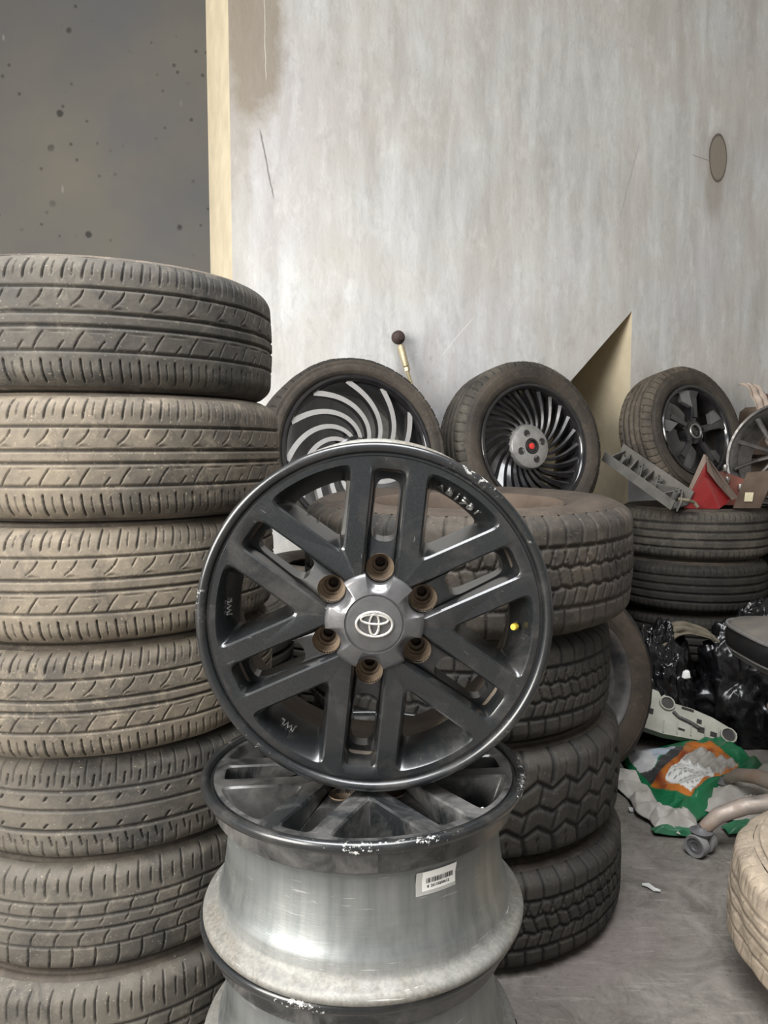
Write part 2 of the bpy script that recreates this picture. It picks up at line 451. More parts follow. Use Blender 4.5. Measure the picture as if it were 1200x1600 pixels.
M['whitebag'] = plain('woven_sack_white', (.38, .36, .33), .55, 0, .12, 30, .55, (.27, .24, .20), .3)
M['greenbag'] = plain('green_sack_edge', (.012, .13, .055), .35, 0, .25, 20, .35, (.10, .14, .10), .2)
M['zinc'] = plain('yellow_zinc_plating', (.50, .43, .27), .35, .7, .15, 40, .4, (.3, .26, .2))
M['boot'] = plain('perished_rubber_boot', (.035, .022, .020), .7, 0, .3, 60, .3, (.12, .07, .05))
M['steel'] = plain('dark_steel', (.06, .06, .062), .45, .6, .2, 30, .6, (.13, .11, .09))
M['ylabel'] = plain('cream_sticker', (.78, .72, .50), .6)
M['rustbrown'] = plain('rust_brown_metal', (.14, .10, .075), .65, .3, .25, 14, .7, (.20, .155, .115), .3)
M['discbrown'] = plain('mud_stained_wheel', (.085, .060, .042), .75, .1, .3, 14, .7, (.125, .092, .067), .3)
M['redbrown'] = plain('red_brown_plastic', (.22, .07, .05), .5, 0, .3, 14, .6, (.22, .15, .12), .2)

# ------------------------------------------------------------------ the room
WP = Vector((.481, 3.275, 0)); WN = Vector((.3907, -.9205, 0)); WT = Vector((.9205, .3907, 0))
WQ = Matrix(((WT.x, -WN.x, 0), (WT.y, -WN.y, 0), (0, 0, 1))).to_quaternion()   # local x = along wall, y = into the wall, z up
CEIL = 3.9
fl = MB(); fl.box((.3, 1.6, -.05), (9.0, 11.0, .1)); tag(fl.obj('floor', [M['floor']]), 'grey brown worn concrete workshop floor', kind='structure')
cl = MB(); cl.box((.6, 3.8, CEIL + .06), (8.6, 5.4, .12)); cl.box((2.95, -.35, CEIL + .06), (3.3, 2.8, .12)); tag(cl.obj('ceiling', [M['ceil']]), 'bare cement ceiling', kind='structure')  # front-right slab added to keep daylight off the right side
# main wall with the slanted gap; end face and jamb are cream
S0, S1, TH = -1.118, 3.6, .42
outline = [(S0, 0), (.05, 0), (.05, 1.055), (.70, 1.70), (.708, 0), (S1, 0), (S1, CEIL), (S0, CEIL)]
wb = MB(); wb.prism([(a, b) for a, b in outline], 0, 1, 0, lambda p: Vector((p.x, p.z * TH, p.y)), 1)
# finer inner faces are not needed: the plaster's relief is in its material
tag(wb.obj('wall_back', [M['plaster'], M['cream']], None, WP, WQ, smooth=False), 'grey painted plaster wall with a slanted gap low down', kind='structure')
gp = MB(); gp.box((.38, TH + .05, .95), (1.2, .08, 1.9)); tag(gp.obj('wall_gap', [M['cream']], None, WP, WQ, smooth=False), kind='structure')
wl = MB(); wl.box((-1.4, 4.9, CEIL / 2), (4.6, .15, CEIL)); tag(wl.obj('wall_left', [M['cement']], smooth=False), 'dark bare cement wall of the recess', kind='structure')
ws = MB(); ws.box((-3.3, 3.6, CEIL / 2), (.15, 4.2, CEIL)); tag(ws.obj('wall_side', [M['cement']], smooth=False), kind='structure')
wf = MB(); wf.box((2.35, -1.7, CEIL / 2), (4.0, .15, CEIL)); tag(wf.obj('wall_front', [M['plaster']], smooth=False), kind='structure')
wr = MB(); wr.box((4.4, 1.8, CEIL / 2), (.15, 6.0, CEIL)); tag(wr.obj('wall_right', [M['plaster']], smooth=False), kind='structure')

# ------------------------------------------------------------------ tyres
def tread_field(u, v, R, pat):
    """depth (m) and groove mask for circumferential metres u (nu,1) and v in [-1,1] (1,nv)"""
    U = np.broadcast_to(u, (u.shape[0], v.shape[1])); Vv = np.broadcast_to(v, U.shape)
    D = np.zeros(U.shape)
    hw = pat['tw'] / 2
    for g in pat.get('grooves', []):
        v0, w, d = g[:3]; zz = 0
        if len(g) > 3: zz = g[3] * np.abs(((U / (2 * PI * R) * g[4]) % 1) - .5) * 4 - g[3]
        x = np.abs((Vv - v0) * hw - zz)
        D = np.maximum(D, d * np.clip(1.35 - x / (w / 2) * .85, 0, 1))
    for s in pat.get('sipes', []):
        t = (Vv - s['v'][0]) / (s['v'][1] - s['v'][0])
        k = s['n']; pitch = 2 * PI * R / k
        off = sum(c * t ** (i + 1) for i, c in enumerate(s.get('c', [0])))
        x = np.abs(((U - off + s.get('ph', 0) * pitch) % pitch) - pitch / 2)
        inside = (t >= 0) & (t <= 1)
        w = s['w'] * np.clip(np.minimum(t, 1 - t) * 6 + .45, 0, 1) if s.get('taper', True) else s['w']
        D = np.maximum(D, np.where(inside, s['d'] * np.clip(1.35 - x / (w / 2 + 1e-6) * .85, 0, 1), 0))
    return D

def tyre_meshes(key, R, W, rr, pat, mt, mw, nu=720, nv=64, wear_noise=.0006):
    tw = pat['tw']; hw = tw / 2
    v = np.linspace(-1, 1, nv)[None, :]; ang = np.arange(nu)[:, None] * 2 * PI / nu
    D = tread_field(ang * R, v, R, pat)
    sh = np.clip((np.abs(v) - .72) / .28, 0, 1)
    drop = pat.get('crown', .004) * v ** 2 + pat.get('sh', .020) * sh ** 2.4
    jit = wear_noise * (np.sin(ang * 13 + 3 * v) + np.sin(ang * 29 + 7 * v) * .6)
    r = R - drop - D + jit
    V = np.stack([np.cos(ang) * r, np.sin(ang) * r, np.broadcast_to(v * hw, r.shape)], -1).reshape(-1, 3)
    i = np.arange(nu)[:, None]; j = np.arange(nv - 1)[None, :]
    a = i * nv + j; b = ((i + 1) % nu) * nv + j
    F = np.stack([a, b, b + 1, a + 1], -1).reshape(-1, 4)
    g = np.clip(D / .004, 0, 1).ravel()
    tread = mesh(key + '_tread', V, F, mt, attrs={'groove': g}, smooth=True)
    re = R - pat.get('crown', .004) - pat.get('sh', .020)
    h = R - rr
    P = smooth_curve([(re, hw), (re - .012, hw + (W / 2 - hw) * .55), (rr + h * .62, W * .497), (rr + h * .42, W * .5), (rr + h * .2, W * .465), (rr + .006, W * .41), (rr - .002, W * .38)], 5)
    # raised protector rings
    P[:, 1] += .0016 * np.exp(-((P[:, 0] - (rr + h * .30)) / .003) ** 2) + .0014 * np.exp(-((P[:, 0] - (rr + h * .72)) / .003) ** 2)
    Q = smooth_curve([(rr - .002, W * .38), (rr + .004, W * .33), (rr + h * .4, W * .44), (rr + h * .75, W * .38), (R - .022, W * .2), (R - .018, 0)], 4)
    walls = []
    for sgn in (1, -1):
        prof = np.vstack([P, Q[1:]]) * np.array([1, sgn])
        Vs, Fs = lathe(prof, 160)
        if sgn < 0: Fs = Fs[:, ::-1]
        walls.append(mesh(key + '_sidewall', Vs, Fs[:, ::-1], mw, smooth=True, attrs={'groove': np.zeros(len(Vs))}))
    return tread, walls

def tyre(name, label, meshes, loc, quat=None, group=None, cat='tyre'):
    t = thing(name, label, cat, loc, quat, group)
    link('tread', meshes[0], t)
    for w in meshes[1]: link('sidewall', w, t)
    return t

PAT_TOUR = dict(tw=.190, crown=.004, sh=.016, grooves=[(.50, .0036, .0035), (.115, .0045, .004), (-.09, .0045, .004), (-.47, .0036, .0035)], sipes=[
    dict(v=(.62, .96), n=70, w=.0026, d=.004, c=[.003, .004]),
    dict(v=(.68, .90), n=70, w=.0015, d=.003, c=[.001, .002], ph=.5),
    dict(v=(-.58, -.95), n=70, w=.0026, d=.004, c=[.001, .004], ph=.2),
    dict(v=(-.64, -.88), n=70, w=.0015, d=.003, c=[.001, .002], ph=.7),
    dict(v=(.46, .20), n=34, w=.0022, d=.003, c=[-.004, -.016]),
    dict(v=(.46, .32), n=34, w=.0021, d=.003, c=[-.007], ph=.5),
    dict(v=(.20, .175), n=34, w=.020, d=.0016, ph=.15),
    dict(v=(-.17, -.45), n=34, w=.0022, d=.003, c=[-.022, .006]),
    dict(v=(-.31, -.45), n=34, w=.0021, d=.003, c=[-.010], ph=.5),
    dict(v=(-.165, -.19), n=34, w=.026, d=.0016, ph=.62)])
PAT_SLIT = dict(tw=.186, crown=.005, sh=.018, grooves=[(.42, .0045, .0035), (.05, .0045, .0035), (-.36, .006, .004)], sipes=[
    dict(v=(.50, .74), n=84, w=.0023, d=.004, c=[.003]), dict(v=(.56, .96), n=84, w=.0018, d=.003, c=[.002], ph=.5),
    dict(v=(.22, .32), n=52, w=.0034, d=.004, c=[.006]),
    dict(v=(-.30, -.20), n=52, w=.0034, d=.004, c=[.007]), dict(v=(-.46, -.66), n=84, w=.0023, d=.004, c=[.004]),
    dict(v=(-.55, -.92), n=84, w=.0018, d=.003, ph=.5)])
PAT_CURL = dict(tw=.190, crown=.005, sh=.020, grooves=[(.36, .004, .0035), (.10, .0045, .004), (-.14, .0045, .004), (-.46, .004, .0035)], sipes=[
    dict(v=(.95, .46), n=56, w=.0025, d=.004, c=[-.012, .010]), dict(v=(.82, .56), n=56, w=.002, d=.004, c=[-.004, .003], ph=.5),
    dict(v=(.34, .14), n=52, w=.0023, d=.003, c=[-.016, .010]), dict(v=(-.18, -.44), n=52, w=.0023, d=.003, c=[-.022, .012]),
    dict(v=(-.05, .06), n=52, w=.0024, d=.002, c=[.006], ph=.4),
    dict(v=(-.48, -.92), n=56, w=.0025, d=.004, c=[.004, -.010])])
PAT_SUV = dict(tw=.245, crown=.006, sh=.026, grooves=[(.50, .007, .006), (.18, .006, .006, .003, 60), (-.16, .006, .006, .003, 60), (-.50, .007, .006)], sipes=[
    dict(v=(.53, 1.0), n=58, w=.0046, d=.006, c=[.006, -.004], taper=False), dict(v=(-.53, -1.0), n=58, w=.0046, d=.006, c=[.006, -.004], taper=False),
    dict(v=(.20, .48), n=84, w=.0034, d=.006, c=[.012], taper=False), dict(v=(-.14, .16), n=84, w=.0034, d=.006, c=[-.010], taper=False),
    dict(v=(-.48, -.18), n=84, w=.0034, d=.006, c=[.012], taper=False), dict(v=(.22, .46), n=84, w=.002, d=.004, c=[-.012], ph=.5)])
PAT_AT = dict(tw=.225, crown=.008, sh=.032, grooves=[(.42, .009, .0055, .010, 34), (0, .008, .0055, .009, 34), (-.42, .009, .0055, .010, 34)], sipes=[
    dict(v=(.45, 1.0), n=34, w=.008, d=.0055, c=[.010, .004], taper=False), dict(v=(-.45, -1.0), n=34, w=.008, d=.0055, c=[.010, .004], taper=False),
    dict(v=(.0, .42), n=34, w=.006, d=.005, c=[.014], taper=False, ph=.5), dict(v=(-.42, .0), n=34, w=.006, d=.005, c=[.014], taper=False),
    dict(v=(.52, .85), n=34, w=.0025, d=.004, c=[.006], ph=.5), dict(v=(-.52, -.85), n=34, w=.0025, d=.004, c=[.006], ph=.5)])
PAT_RIB = dict(tw=.185, crown=.005, sh=.022, grooves=[(.52, .007, .006), (.17, .007, .006), (-.17, .007, .006), (-.52, .007, .006)], sipes=[
    dict(v=(.58, .98), n=80, w=.0030, d=.003, c=[.003]), dict(v=(-.58, -.98), n=80, w=.0030, d=.003, c=[.003])])
PAT_LOW = dict(tw=.225, crown=.003, sh=.014, grooves=[(.5, .008, .006), (.16, .008, .006), (-.16, .008, .006), (-.5, .008, .006)], sipes=[
    dict(v=(.58, 1.0), n=56, w=.004, d=.005, c=[.006], taper=False), dict(v=(-.58, -1.0), n=56, w=.004, d=.005, c=[.006], taper=False)])

# --- tall stack at the left: seven tyres, bottom to top
LX, LY = -.524, 1.448
T_tour = tyre_meshes('touring', .312, .2055, .200, PAT_TOUR, M['tyre_brown'], M['tyre_brown_wall'], 1500, 96)
T_tour_g = (T_tour[0].copy(), [w.copy() for w in T_tour[1]])
T_tour_g[0].materials[0] = M['tyre_grey']
T_slit = tyre_meshes('slit', .314, .192, .205, PAT_SLIT, M['tyre_grey'], M['tyre_grey_wall'], 1300, 88)
T_curl = tyre_meshes('curl', .322, .205, .205, PAT_CURL, M['tyre_grey'], M['tyre_grey_wall'], 1300, 88)
grp = 'tyres of the tall stack at the left'
spec = [
    ('curl', 'grey brown tyre at the foot of the tall left stack, its upper sidewall showing', .205, (-.532, 1.47), 10),
    ('curl', 'worn grey tyre with curled sipes, second from the floor in the tall left stack', .205, (-.528, 1.485), 47),
    ('slit', 'grey tyre with rows of short slits and dots in the tall left stack', .192, (-.518, 1.480), 0),
    ('tour', 'pale brown dusty tyre directly above the tyre with short slits in the tall left stack', .2055, (-.532, 1.455), 80),
    ('tour', 'dusty brown tyre third from the top of the tall left stack', .2055, (-.526, 1.450), 33),
    ('tour', 'dusty tyre second from the top of the tall left stack, widest to the right', .2055, (-.512, 1.446), 141),
    ('tourg', 'dark grooved tyre on the very top of the tall left stack', .2055, (-.524, 1.448), 5)]
TT = {'curl': T_curl, 'slit': T_slit, 'tour': T_tour, 'tourg': T_tour_g}
levels = [0, .228, .420, .590, .775, .966, 1.165, 1.370]
for (key, lab, w, (x, y), rot), z0, z1 in zip(spec, levels[:-1], levels[1:]):
    t = tyre('tyre', lab, TT[key], (x, y, (z0 + z1) / 2), spin(rot), grp)
    t.scale = (1, 1, (z1 - z0) / w)

# --- stack of off-roader tyres in the middle, behind the alloy rims
MXP = (.197, 1.85)
T_suv = tyre_meshes('suv', .388, .262, .222, PAT_SUV, M['tyre_mud'], M['tyre_mud_wall'], 900, 72)
T_suv2 = tyre_meshes('suv_small', .362, .222, .215, dict(PAT_SUV, tw=.205), M['tyre_black'], M['tyre_black_wall'], 800, 64)
T_at = tyre_meshes('all_terrain', .380, .250, .220, PAT_AT, M['tyre_black'], M['tyre_black_wall'], 720, 64)
T_at2 = tyre_meshes('suv_bottom', .380, .222, .220, dict(PAT_SUV, tw=.20), M['tyre_black'], M['tyre_black_wall'], 800, 64)
grp = 'off-roader tyres stacked behind the alloy rims'
tyre('tyre', 'black tyre at the foot of the stack behind the alloy rims', T_at2, (.197, 1.85, .111), spin(20), grp)
tyre('tyre', 'chunky all-terrain tyre with hexagonal blocks in the stack behind the alloy rims', T_at, (.190, 1.86, .347), spin(3), grp)
tyre('tyre', 'smaller black tyre just under the brown-topped one behind the alloy rims', T_suv2, (.178, 1.85, .583), spin(0), grp)
top_q = Quaternion((1, 0, 0), math.radians(-1.6)) @ spin(0)
mt = tyre('mounted_tyre', 'mud brown tyre on a steel wheel topping the stack behind the alloy rims', T_suv, (.197, 1.85, .834), Quaternion((1, 0, 0), math.radians(1.6)), grp)
st = MB(); st.lathe([(.205, -.10), (.222, .098), (.229, .104), (.2335, .112), (.2335, .118), (.229, .121), (.222, .117), (.213, .104), (.205, .085), (.196, .045), (.190, .0), (.172, -.015), (.150, -.02), (.125, -.005), (.10, .0), (.075, -.012), (.06, -.03), (.05, -.05), (.001, -.05)], 96)
for k in range(8):
    a = k * PI / 4; st.box((math.cos(a) * .15, math.sin(a) * .15, -.012), (.05, .03, .012), 1, spin(k * 45), .8)  # dark blocks on the disc surface, coloured as shaded holes
st.obj('wheel_disc', [M['discbrown'], M['holeshade']], mt)

# ------------------------------------------------------------------ six-lug charcoal alloy rim (the hero and the stack under it)
def wline(pts, n):
    pts = np.asarray(pts); seg = np.r_[0, np.cumsum(np.linalg.norm(np.diff(pts, axis=0), axis=1))]
    t = np.linspace(0, seg[-1], n)
    return np.stack([np.interp(t, seg, pts[:, 0]), np.interp(t, seg, pts[:, 1])], -1)

def window_half(inset, r_out, n=40):
    """half of the big window, in the frame of its bisector (+x): apex on the axis -> side line -> outer arc to the axis, y<0 side"""
    off = .0500 + inset                     # distance of the spoke's edge from the pair's own axis (pair lies at -30 deg)
    ax = off / math.sin(PI / 6)             # apex on the bisector
    # side line runs parallel to the pair's axis, at -30 deg
    d = np.array([math.cos(PI / 6), -math.sin(PI / 6)]); p = np.array([ax, 0.0])
    b = p @ d; k = -b + math.sqrt(b * b - (p @ p - r_out ** 2)); q = p + d * k
    a1 = math.atan2(q[1], q[0])
    arc = [(r_out * math.cos(a), r_out * math.sin(a)) for a in np.linspace(a1, 0, 20)]
    half = np.array([p] + arc)
    full = np.vstack([half, half[::-1][1:-1] * [1, -1]])
    loop = wline(np.vstack([full, full[:1]]), 2 * n + 1)[:-1]
    ker = np.exp(-.5 * (np.arange(-6, 7) / 1.9) ** 2); ker /= ker.sum()
    sm = sum(ker[i + 6] * np.roll(loop, -i, 0) for i in range(-6, 7))
    return sm[:n + 1] * np.array([1, 1])    # index 0 = apex, n = outer middle

def rot2(P, a):
    c, s = math.cos(a), math.sin(a); return P @ np.array([[c, s], [-s, c]])

def sector_outline(inset, r_out, ring):
    h = window_half(inset, r_out)
    up = rot2(h, PI / 6)                                   # window on the +30 side (its lower half borders this pair)
    lo = up[::-1] * [1, -1]
    hub = [(.03 * math.cos(a), .03 * math.sin(a)) for a in np.linspace(-PI / 6, PI / 6, 7)]
    arc = [(ring * math.cos(a), ring * math.sin(a)) for a in np.linspace(PI / 6, -PI / 6, 25)]
    return np.vstack([hub, up, arc, lo])

def smooth_loop(poly, n, sig):
    loop = wline(np.vstack([poly, poly[:1]]), n + 1)[:-1]
    ker = np.exp(-.5 * (np.arange(-6, 7) / sig) ** 2); ker /= ker.sum()
    return sum(ker[i + 6] * np.roll(loop, -i, 0) for i in range(-6, 7))

def pocket_loop(i):
    return smooth_loop(np.array([(.046 + i, -.0225 + i), (.203 - i * 1.6, -.0225 + i), (.203 - i * 1.6, .0225 - i), (.046 + i, .0225 - i)]), 96, 1.6)
def slot_loop(i):
    return smooth_loop(np.array([(.104 + i, -.0172 + i), (.187 - i, -.0172 + i), (.187 - i, .0172 - i), (.104 + i, .0172 - i)]), 64, 3.2)
def lug_loop(r): return np.array([(.0705 + r * math.cos(a), r * math.sin(a)) for a in np.linspace(0, 2 * PI, 40, endpoint=False)])

def spoke_pair_mesh():
    V = []; F = []
    def put(L, z):
        o = len(V)
        for p in L: V.append((p[0], p[1], z(p) if callable(z) else z))
        return list(range(o, o + len(L)))
    def bridge(A, B, flip=False):
        n = len(A)
        for i in range(n):
            j = (i + 1) % n; q = (A[i], B[i], B[j], A[j]); F.append(q[::-1] if flip else q)
    def fill(loops, up=True):
        idx = sum(loops, [])
        for t in tessellate_polygon([[Vector((V[i][0], V[i][1], 0)) for i in L] for L in loops]):
            f = [idx[i] for i in t]; a, b, c = (V[i] for i in f)
            s = (b[0] - a[0]) * (c[1] - a[1]) - (b[1] - a[1]) * (c[0] - a[0])
            if abs(s) < 1e-14: continue
            F.append(tuple(f) if (s > 0) == up else tuple(f[::-1]))
    def ztop(p):
        return -.0055
    R = .2165
    O = [put(sector_outline(-.0024, .2095, R), ztop), put(sector_outline(.0002, .2075, R), lambda p: ztop(p) - .0025 if math.hypot(p[0], p[1]) < .2155 else ztop(p) - .001),
         put(sector_outline(.0055, .191, R), -.046), put(sector_outline(.007, .187, R - .02), -.062)]
    P = [put(pocket_loop(-.0016), ztop), put(pocket_loop(.0009), lambda p: ztop(p) - .0024), put(pocket_loop(.0035), lambda p: -.018 - max(0, p[0] - .085) * .24)]
    S = [put(slot_loop(0), lambda p: -.018 - max(0, p[0] - .085) * .24), put(slot_loop(.0015), -.062)]
    L = [put(lug_loop(.0185), lambda p: -.018 - max(0, p[0] - .085) * .24), put(lug_loop(.0175), -.062)]
    # outline runs clockwise or not: orient by area
    def ccw(idx):
        return sum(V[idx[i]][0] * V[idx[(i + 1) % len(idx)]][1] - V[idx[(i + 1) % len(idx)]][0] * V[idx[i]][1] for i in range(len(idx))) > 0
    fo = ccw(O[0])
    for a, b in zip(O[:-1], O[1:]): bridge(a, b, not fo)
    for Ls in (P, S, L):
        f = ccw(Ls[0])
        for a, b in zip(Ls[:-1], Ls[1:]): bridge(a, b, f)
    fill([O[0], P[0]]); fill([P[2], S[0], L[0]]); fill([O[3], S[1], L[1]], False)
    return mesh('twin_spoke', V, F, M['paint'], smooth=True, sharp=32, attrs={'wear': np.zeros(len(V))})

def barrel_mesh():
    out = [(.2160, -.0056), (.2172, -.0056), (.2182, -.0085), (.2210, -.0085), (.2225, -.0040), (.2250, -.0008), (.2290, .0000), (.2330, -.0012), (.2350, -.0045), (.2352, -.0085), (.2340, -.0130),
           (.2290, -.0165), (.2200, -.0195), (.2160, -.0235), (.2140, -.0330), (.2120, -.0400), (.2145, -.0440), (.2120, -.0490), (.2030, -.0580), (.1985, -.0680), (.1980, -.0850), (.1995, -.1050), (.2020, -.1250), (.2050, -.1430), (.2085, -.1540), (.2108, -.1600), (.2122, -.1650), (.2130, -.1760), (.2150, -.1820),
           (.2190, -.1860), (.2280, -.1890), (.2335, -.1920), (.2352, -.1960), (.2350, -.2010), (.2325, -.2040), (.2280, -.2050), (.2240, -.2040), (.2220, -.2000)]
    inn = [(.2080, -.1850), (.2020, -.1500), (.1960, -.1200), (.1915, -.0950), (.1900, -.0700), (.1930, -.0500), (.2000, -.0350)]
    P = np.array(out + inn); V, F = lathe(P, 144)
    k = len(P); nf = k - 1; row = np.tile(np.arange(nf), 144)
    mi = np.where(row < 14, 0, np.where(row < len(out) - 1, 1, 2))
    w = np.zeros(k); w[6:11] = [.25, .7, 1, 1, .8]; w[3:6] = .05
    return mesh('barrel', V, F, [M['paint'], M['barrel'], M['inside']], mi, True, {'wear': np.tile(w, 144)}, sharp=50)

def cap_mesh():
    n = 216; V = []; F = []; RC, LR = .0705, .0200
    prof = [(1.0, -.0135), (1.0, -.0030), (.985, -.0012), (.9, .0012), (.78, .0042), (.66, .0070), (.60, .0080), (.585, .0064), (.57, .0064), (.555, .0080), (.52, .0084), (.0, .0084)]
    for i in range(n):
        a = 2 * PI * i / n; r = .0655
        d = ((a + PI / 6) % (PI / 3)) - PI / 6
        s = RC * math.sin(d)
        if abs(s) < LR:
            r = min(r, RC * math.cos(d) - math.sqrt(LR * LR - s * s))
        r = max(r, .046)
        for f, z in prof:
            rr = f * (r if f > .9 else (r * (f - .6) / .3 + .0655 * (.9 - f) / .3) if f > .6 else .0655)
            rr = min(rr, r) if f > .6 else rr
            V.append((rr * math.cos(a), rr * math.sin(a), z))
    k = len(prof)
    for i in range(n):
        j = (i + 1) % n
        for q in range(k - 1): F.append((i * k + q, j * k + q, j * k + q + 1, i * k + q + 1))
    return mesh('centre_cap', V, F, M['cap'], smooth=True, sharp=40)

def lug_mesh():
    m = MB()
    m.lathe([(.0186, -.0170), (.0184, -.0240), (.0178, -.0330), (.0150, -.0380), (.0142, -.0385), (.0138, -.0440), (.0112, -.0455), (.0108, -.0560), (.0070, -.0575)], 32, mi=0)
    m.lathe([(.0072, -.0574), (.0068, -.0720), (.0001, -.0720)], 20, mi=1)
    return m.mesh('lug_hole', [M['rust'], M['borebrown']], sharp=50)

def ell(a, b, cx=0, cy=0, z=.005, n=40):
    return [(cx + a * math.cos(2 * PI * i / n), cy + b * math.sin(2 * PI * i / n), z) for i in range(n)]
def emblem_mesh():
    m = MB()
    m.tube(ell(.0235, .0160, z=.0056), .0019, 8, closed=True)
    m.tube(ell(.0062, .0142, z=.0060), .0016, 8, closed=True)
    m.tube(ell(.0178, .0062, 0, .0066, z=.0060), .0016, 8, closed=True)
    return m.mesh('emblem', [M['chrome']])

def valve_mesh(cap):
    m = MB(); m.lathe([(.0085, 0), (.0080, .004), (.0048, .008), (.0045, .018)], 16, mi=0)
    m.lathe([(.0052, .016), (.0056, .018), (.0056, .028), (.0045, .031), (.0001, .0312)], 12, mi=1)
    return m.mesh('valve', [M['darkgoo'], cap])

def text_mesh(body, size, depth, mat):
    cu = bpy.data.curves.new('lettering', 'FONT'); cu.body = body; cu.size = size; cu.extrude = depth; cu.align_x = 'CENTER'; cu.align_y = 'CENTER'
    cu.resolution_u = 2
    o = bpy.data.objects.new('lettering', cu); COL.objects.link(o)
    me = bpy.data.meshes.new_from_object(o.evaluated_get(bpy.context.evaluated_depsgraph_get()))
    bpy.data.objects.remove(o); bpy.data.curves.remove(cu)
    me.name = 'lettering'; me.materials.clear(); me.materials.append(mat)
    return me

_pair2 = spoke_pair_mesh(); _pair2.materials[0] = M['paint_dusty']
RM = dict(pair2=_pair2, barrel=barrel_mesh(), pair=spoke_pair_mesh(), cap=cap_mesh(), lug=lug_mesh(), emblem=emblem_mesh(), valve=valve_mesh(M['brass']), valve2=valve_mesh(M['white']))

def wall_mark(body, ang, zc, size, flip=False):
    """lettering cast on the dish wall of the rim, ang in the rim's own frame"""
    a = math.radians(ang); r = .2075 - (-.008 - zc) * .434 - .0024
    n = Vector((-math.cos(a), -math.sin(a), .42)).normalized()
    x = Vector((math.sin(a), -math.cos(a), 0))
    if flip: x = -x
    y = n.cross(x)
    q = Matrix((x, y, n)).transposed().to_quaternion()
    return text_mesh(body, size, .0011, M['letter']), Vector((r * math.cos(a), r * math.sin(a), zc)), q

def alloy_rim(label, loc, quat, valve='valve', group=None, marks=(), emblem_turn=0):
    t = thing('alloy_rim', label, 'wheel rim', loc, quat, group)
    link('barrel', RM['barrel'], t)
    for k in range(6):
        s = link('twin_spoke', RM['pair' if valve == 'valve' else 'pair2'], t, None, spin(60 * k))
        link('lug_hole', RM['lug'], s, (.0705, 0, 0))
    c = link('centre_cap', RM['cap'], t, None, None)
    e = link('emblem', RM['emblem'], c, (0, 0, .0038), spin(emblem_turn)); e['label'] = 'chrome oval emblem of three crossing ovals'
    a = math.radians(332 if valve == 'valve' else 332)
    va = VALVE[valve]
    d = Vector((-math.cos(math.radians(va)), -math.sin(math.radians(va)), 1.3)).normalized()
    v = link('valve', RM[valve], t, (.1975 * math.cos(math.radians(va)), .1975 * math.sin(math.radians(va)), -.040), d.to_track_quat('Z', 'Y'))
    v.scale = (.85, .85, .62)
    v['label'] = 'valve with a yellow cap' if valve == 'valve' else 'valve with a white cap'
    for body, ang, zc, size, flip in marks:
        me, p, q = wall_mark(body, ang, zc, size, flip)
        link('lettering', me, t, p, q)['label'] = 'raised cast lettering'
    return t

HS = 24.0
VALVE = {'valve': 356 - HS, 'valve2': -30 - 6}
hero_q = facing((0.0, -1, -.035), HS)
hero = alloy_rim('charcoal six-lug alloy rim standing upright on top of the rim stack, facing front', (-.0125, .988, .8527), hero_q, 'valve', None,
                 [('AB1701', 55 - HS, -.036, .022, False), ('JWL', 176 - HS, -.030, .013, False), ('JWL', 232 - HS, -.034, .013, False)], -HS - 3)
rot_up = lambda a: spin(a)
g = 'alloy rims stacked flat under the upright rim'
r2 = alloy_rim('charcoal rim lying face up directly under the upright rim, barcode label on its barrel', (-.030, 1.10, .6165), rot_up(6), 'valve2', g)
r3 = alloy_rim('second lying rim below the upright one, only its black lip and upper barrel in view', (-.036, 1.105, .4110), rot_up(-14), 'valve2', g)
r4 = alloy_rim('lowest lying rim, on the floor at the foot of the rim stack', (-.030, 1.10, .2055), rot_up(25), 'valve2', g)
# barcode label stuck on the barrel of the second rim
def on_barrel(a, z, lift=.0008):
    r = .2002 + (-.085 - z) * .1 if z < -.065 else .2005
    r = np.interp(-z, [.058, .068, .085, .105, .125, .143], [.203, .1985, .198, .1995, .202, .205]) + lift
    return (r * math.cos(a), r * math.sin(a), z)
def patch(a0, a1, z0, z1, n, lift, skew=0):
    V = []; F = []
    for i in range(n + 1):
        a = a0 + (a1 - a0) * i / n
        for z in (z0, (z0 + z1) / 2, z1): V.append(on_barrel(a, z, lift))
    for i in range(n):
        for k in range(2): F.append((i * 3 + k, i * 3 + 3 + k, i * 3 + 4 + k, i * 3 + 1 + k))
    return V, F
a_lab = math.radians(-90 + 29 - 6)
lab = link('barcode_label', mesh('barcode_label', *patch(a_lab - .150, a_lab + .150, -.094, -.062, 10, .0006), M['film']), r2); lab['label'] = 'white barcode sticker in a clear film'
link('paper', mesh('paper', *patch(a_lab - .108, a_lab + .146, -.089, -.0625, 10, .0012), M['white']), lab)
bars = MB(); a = a_lab - .080; random.seed(3)
while a < a_lab + .120:
    w = random.choice([.0022, .0035, .0055, .008]); V, F = patch(a, a + w, -.079, -.0655, 1, .0018); bars.add(V, F); a += w + random.choice([.0025, .004, .006])
bo = bars.obj('barcode', [M['ink']], lab); bo['kind'] = 'stuff'
for i, ch in enumerate('8 261102W0612'):
    if ch == ' ': continue
    a = a_lab - .066 + i * .0128; p = on_barrel(a, -.0835, .0016)
    n = Vector((math.cos(a), math.sin(a), 0)); x = Vector((-math.sin(a), math.cos(a), 0)); q = Matrix((x, n.cross(x), n)).transposed().to_quaternion()
    if i == 0: dig = MB()
    me = text_mesh(ch, .0052, .0002, M['ink'])
    dig.add([q @ v.co + Vector(p) for v in me.vertices], [tuple(f.vertices) for f in me.polygons]); bpy.data.meshes.remove(me)
dig.obj('digits', [M['ink']], lab, smooth=False)['kind'] = 'stuff'

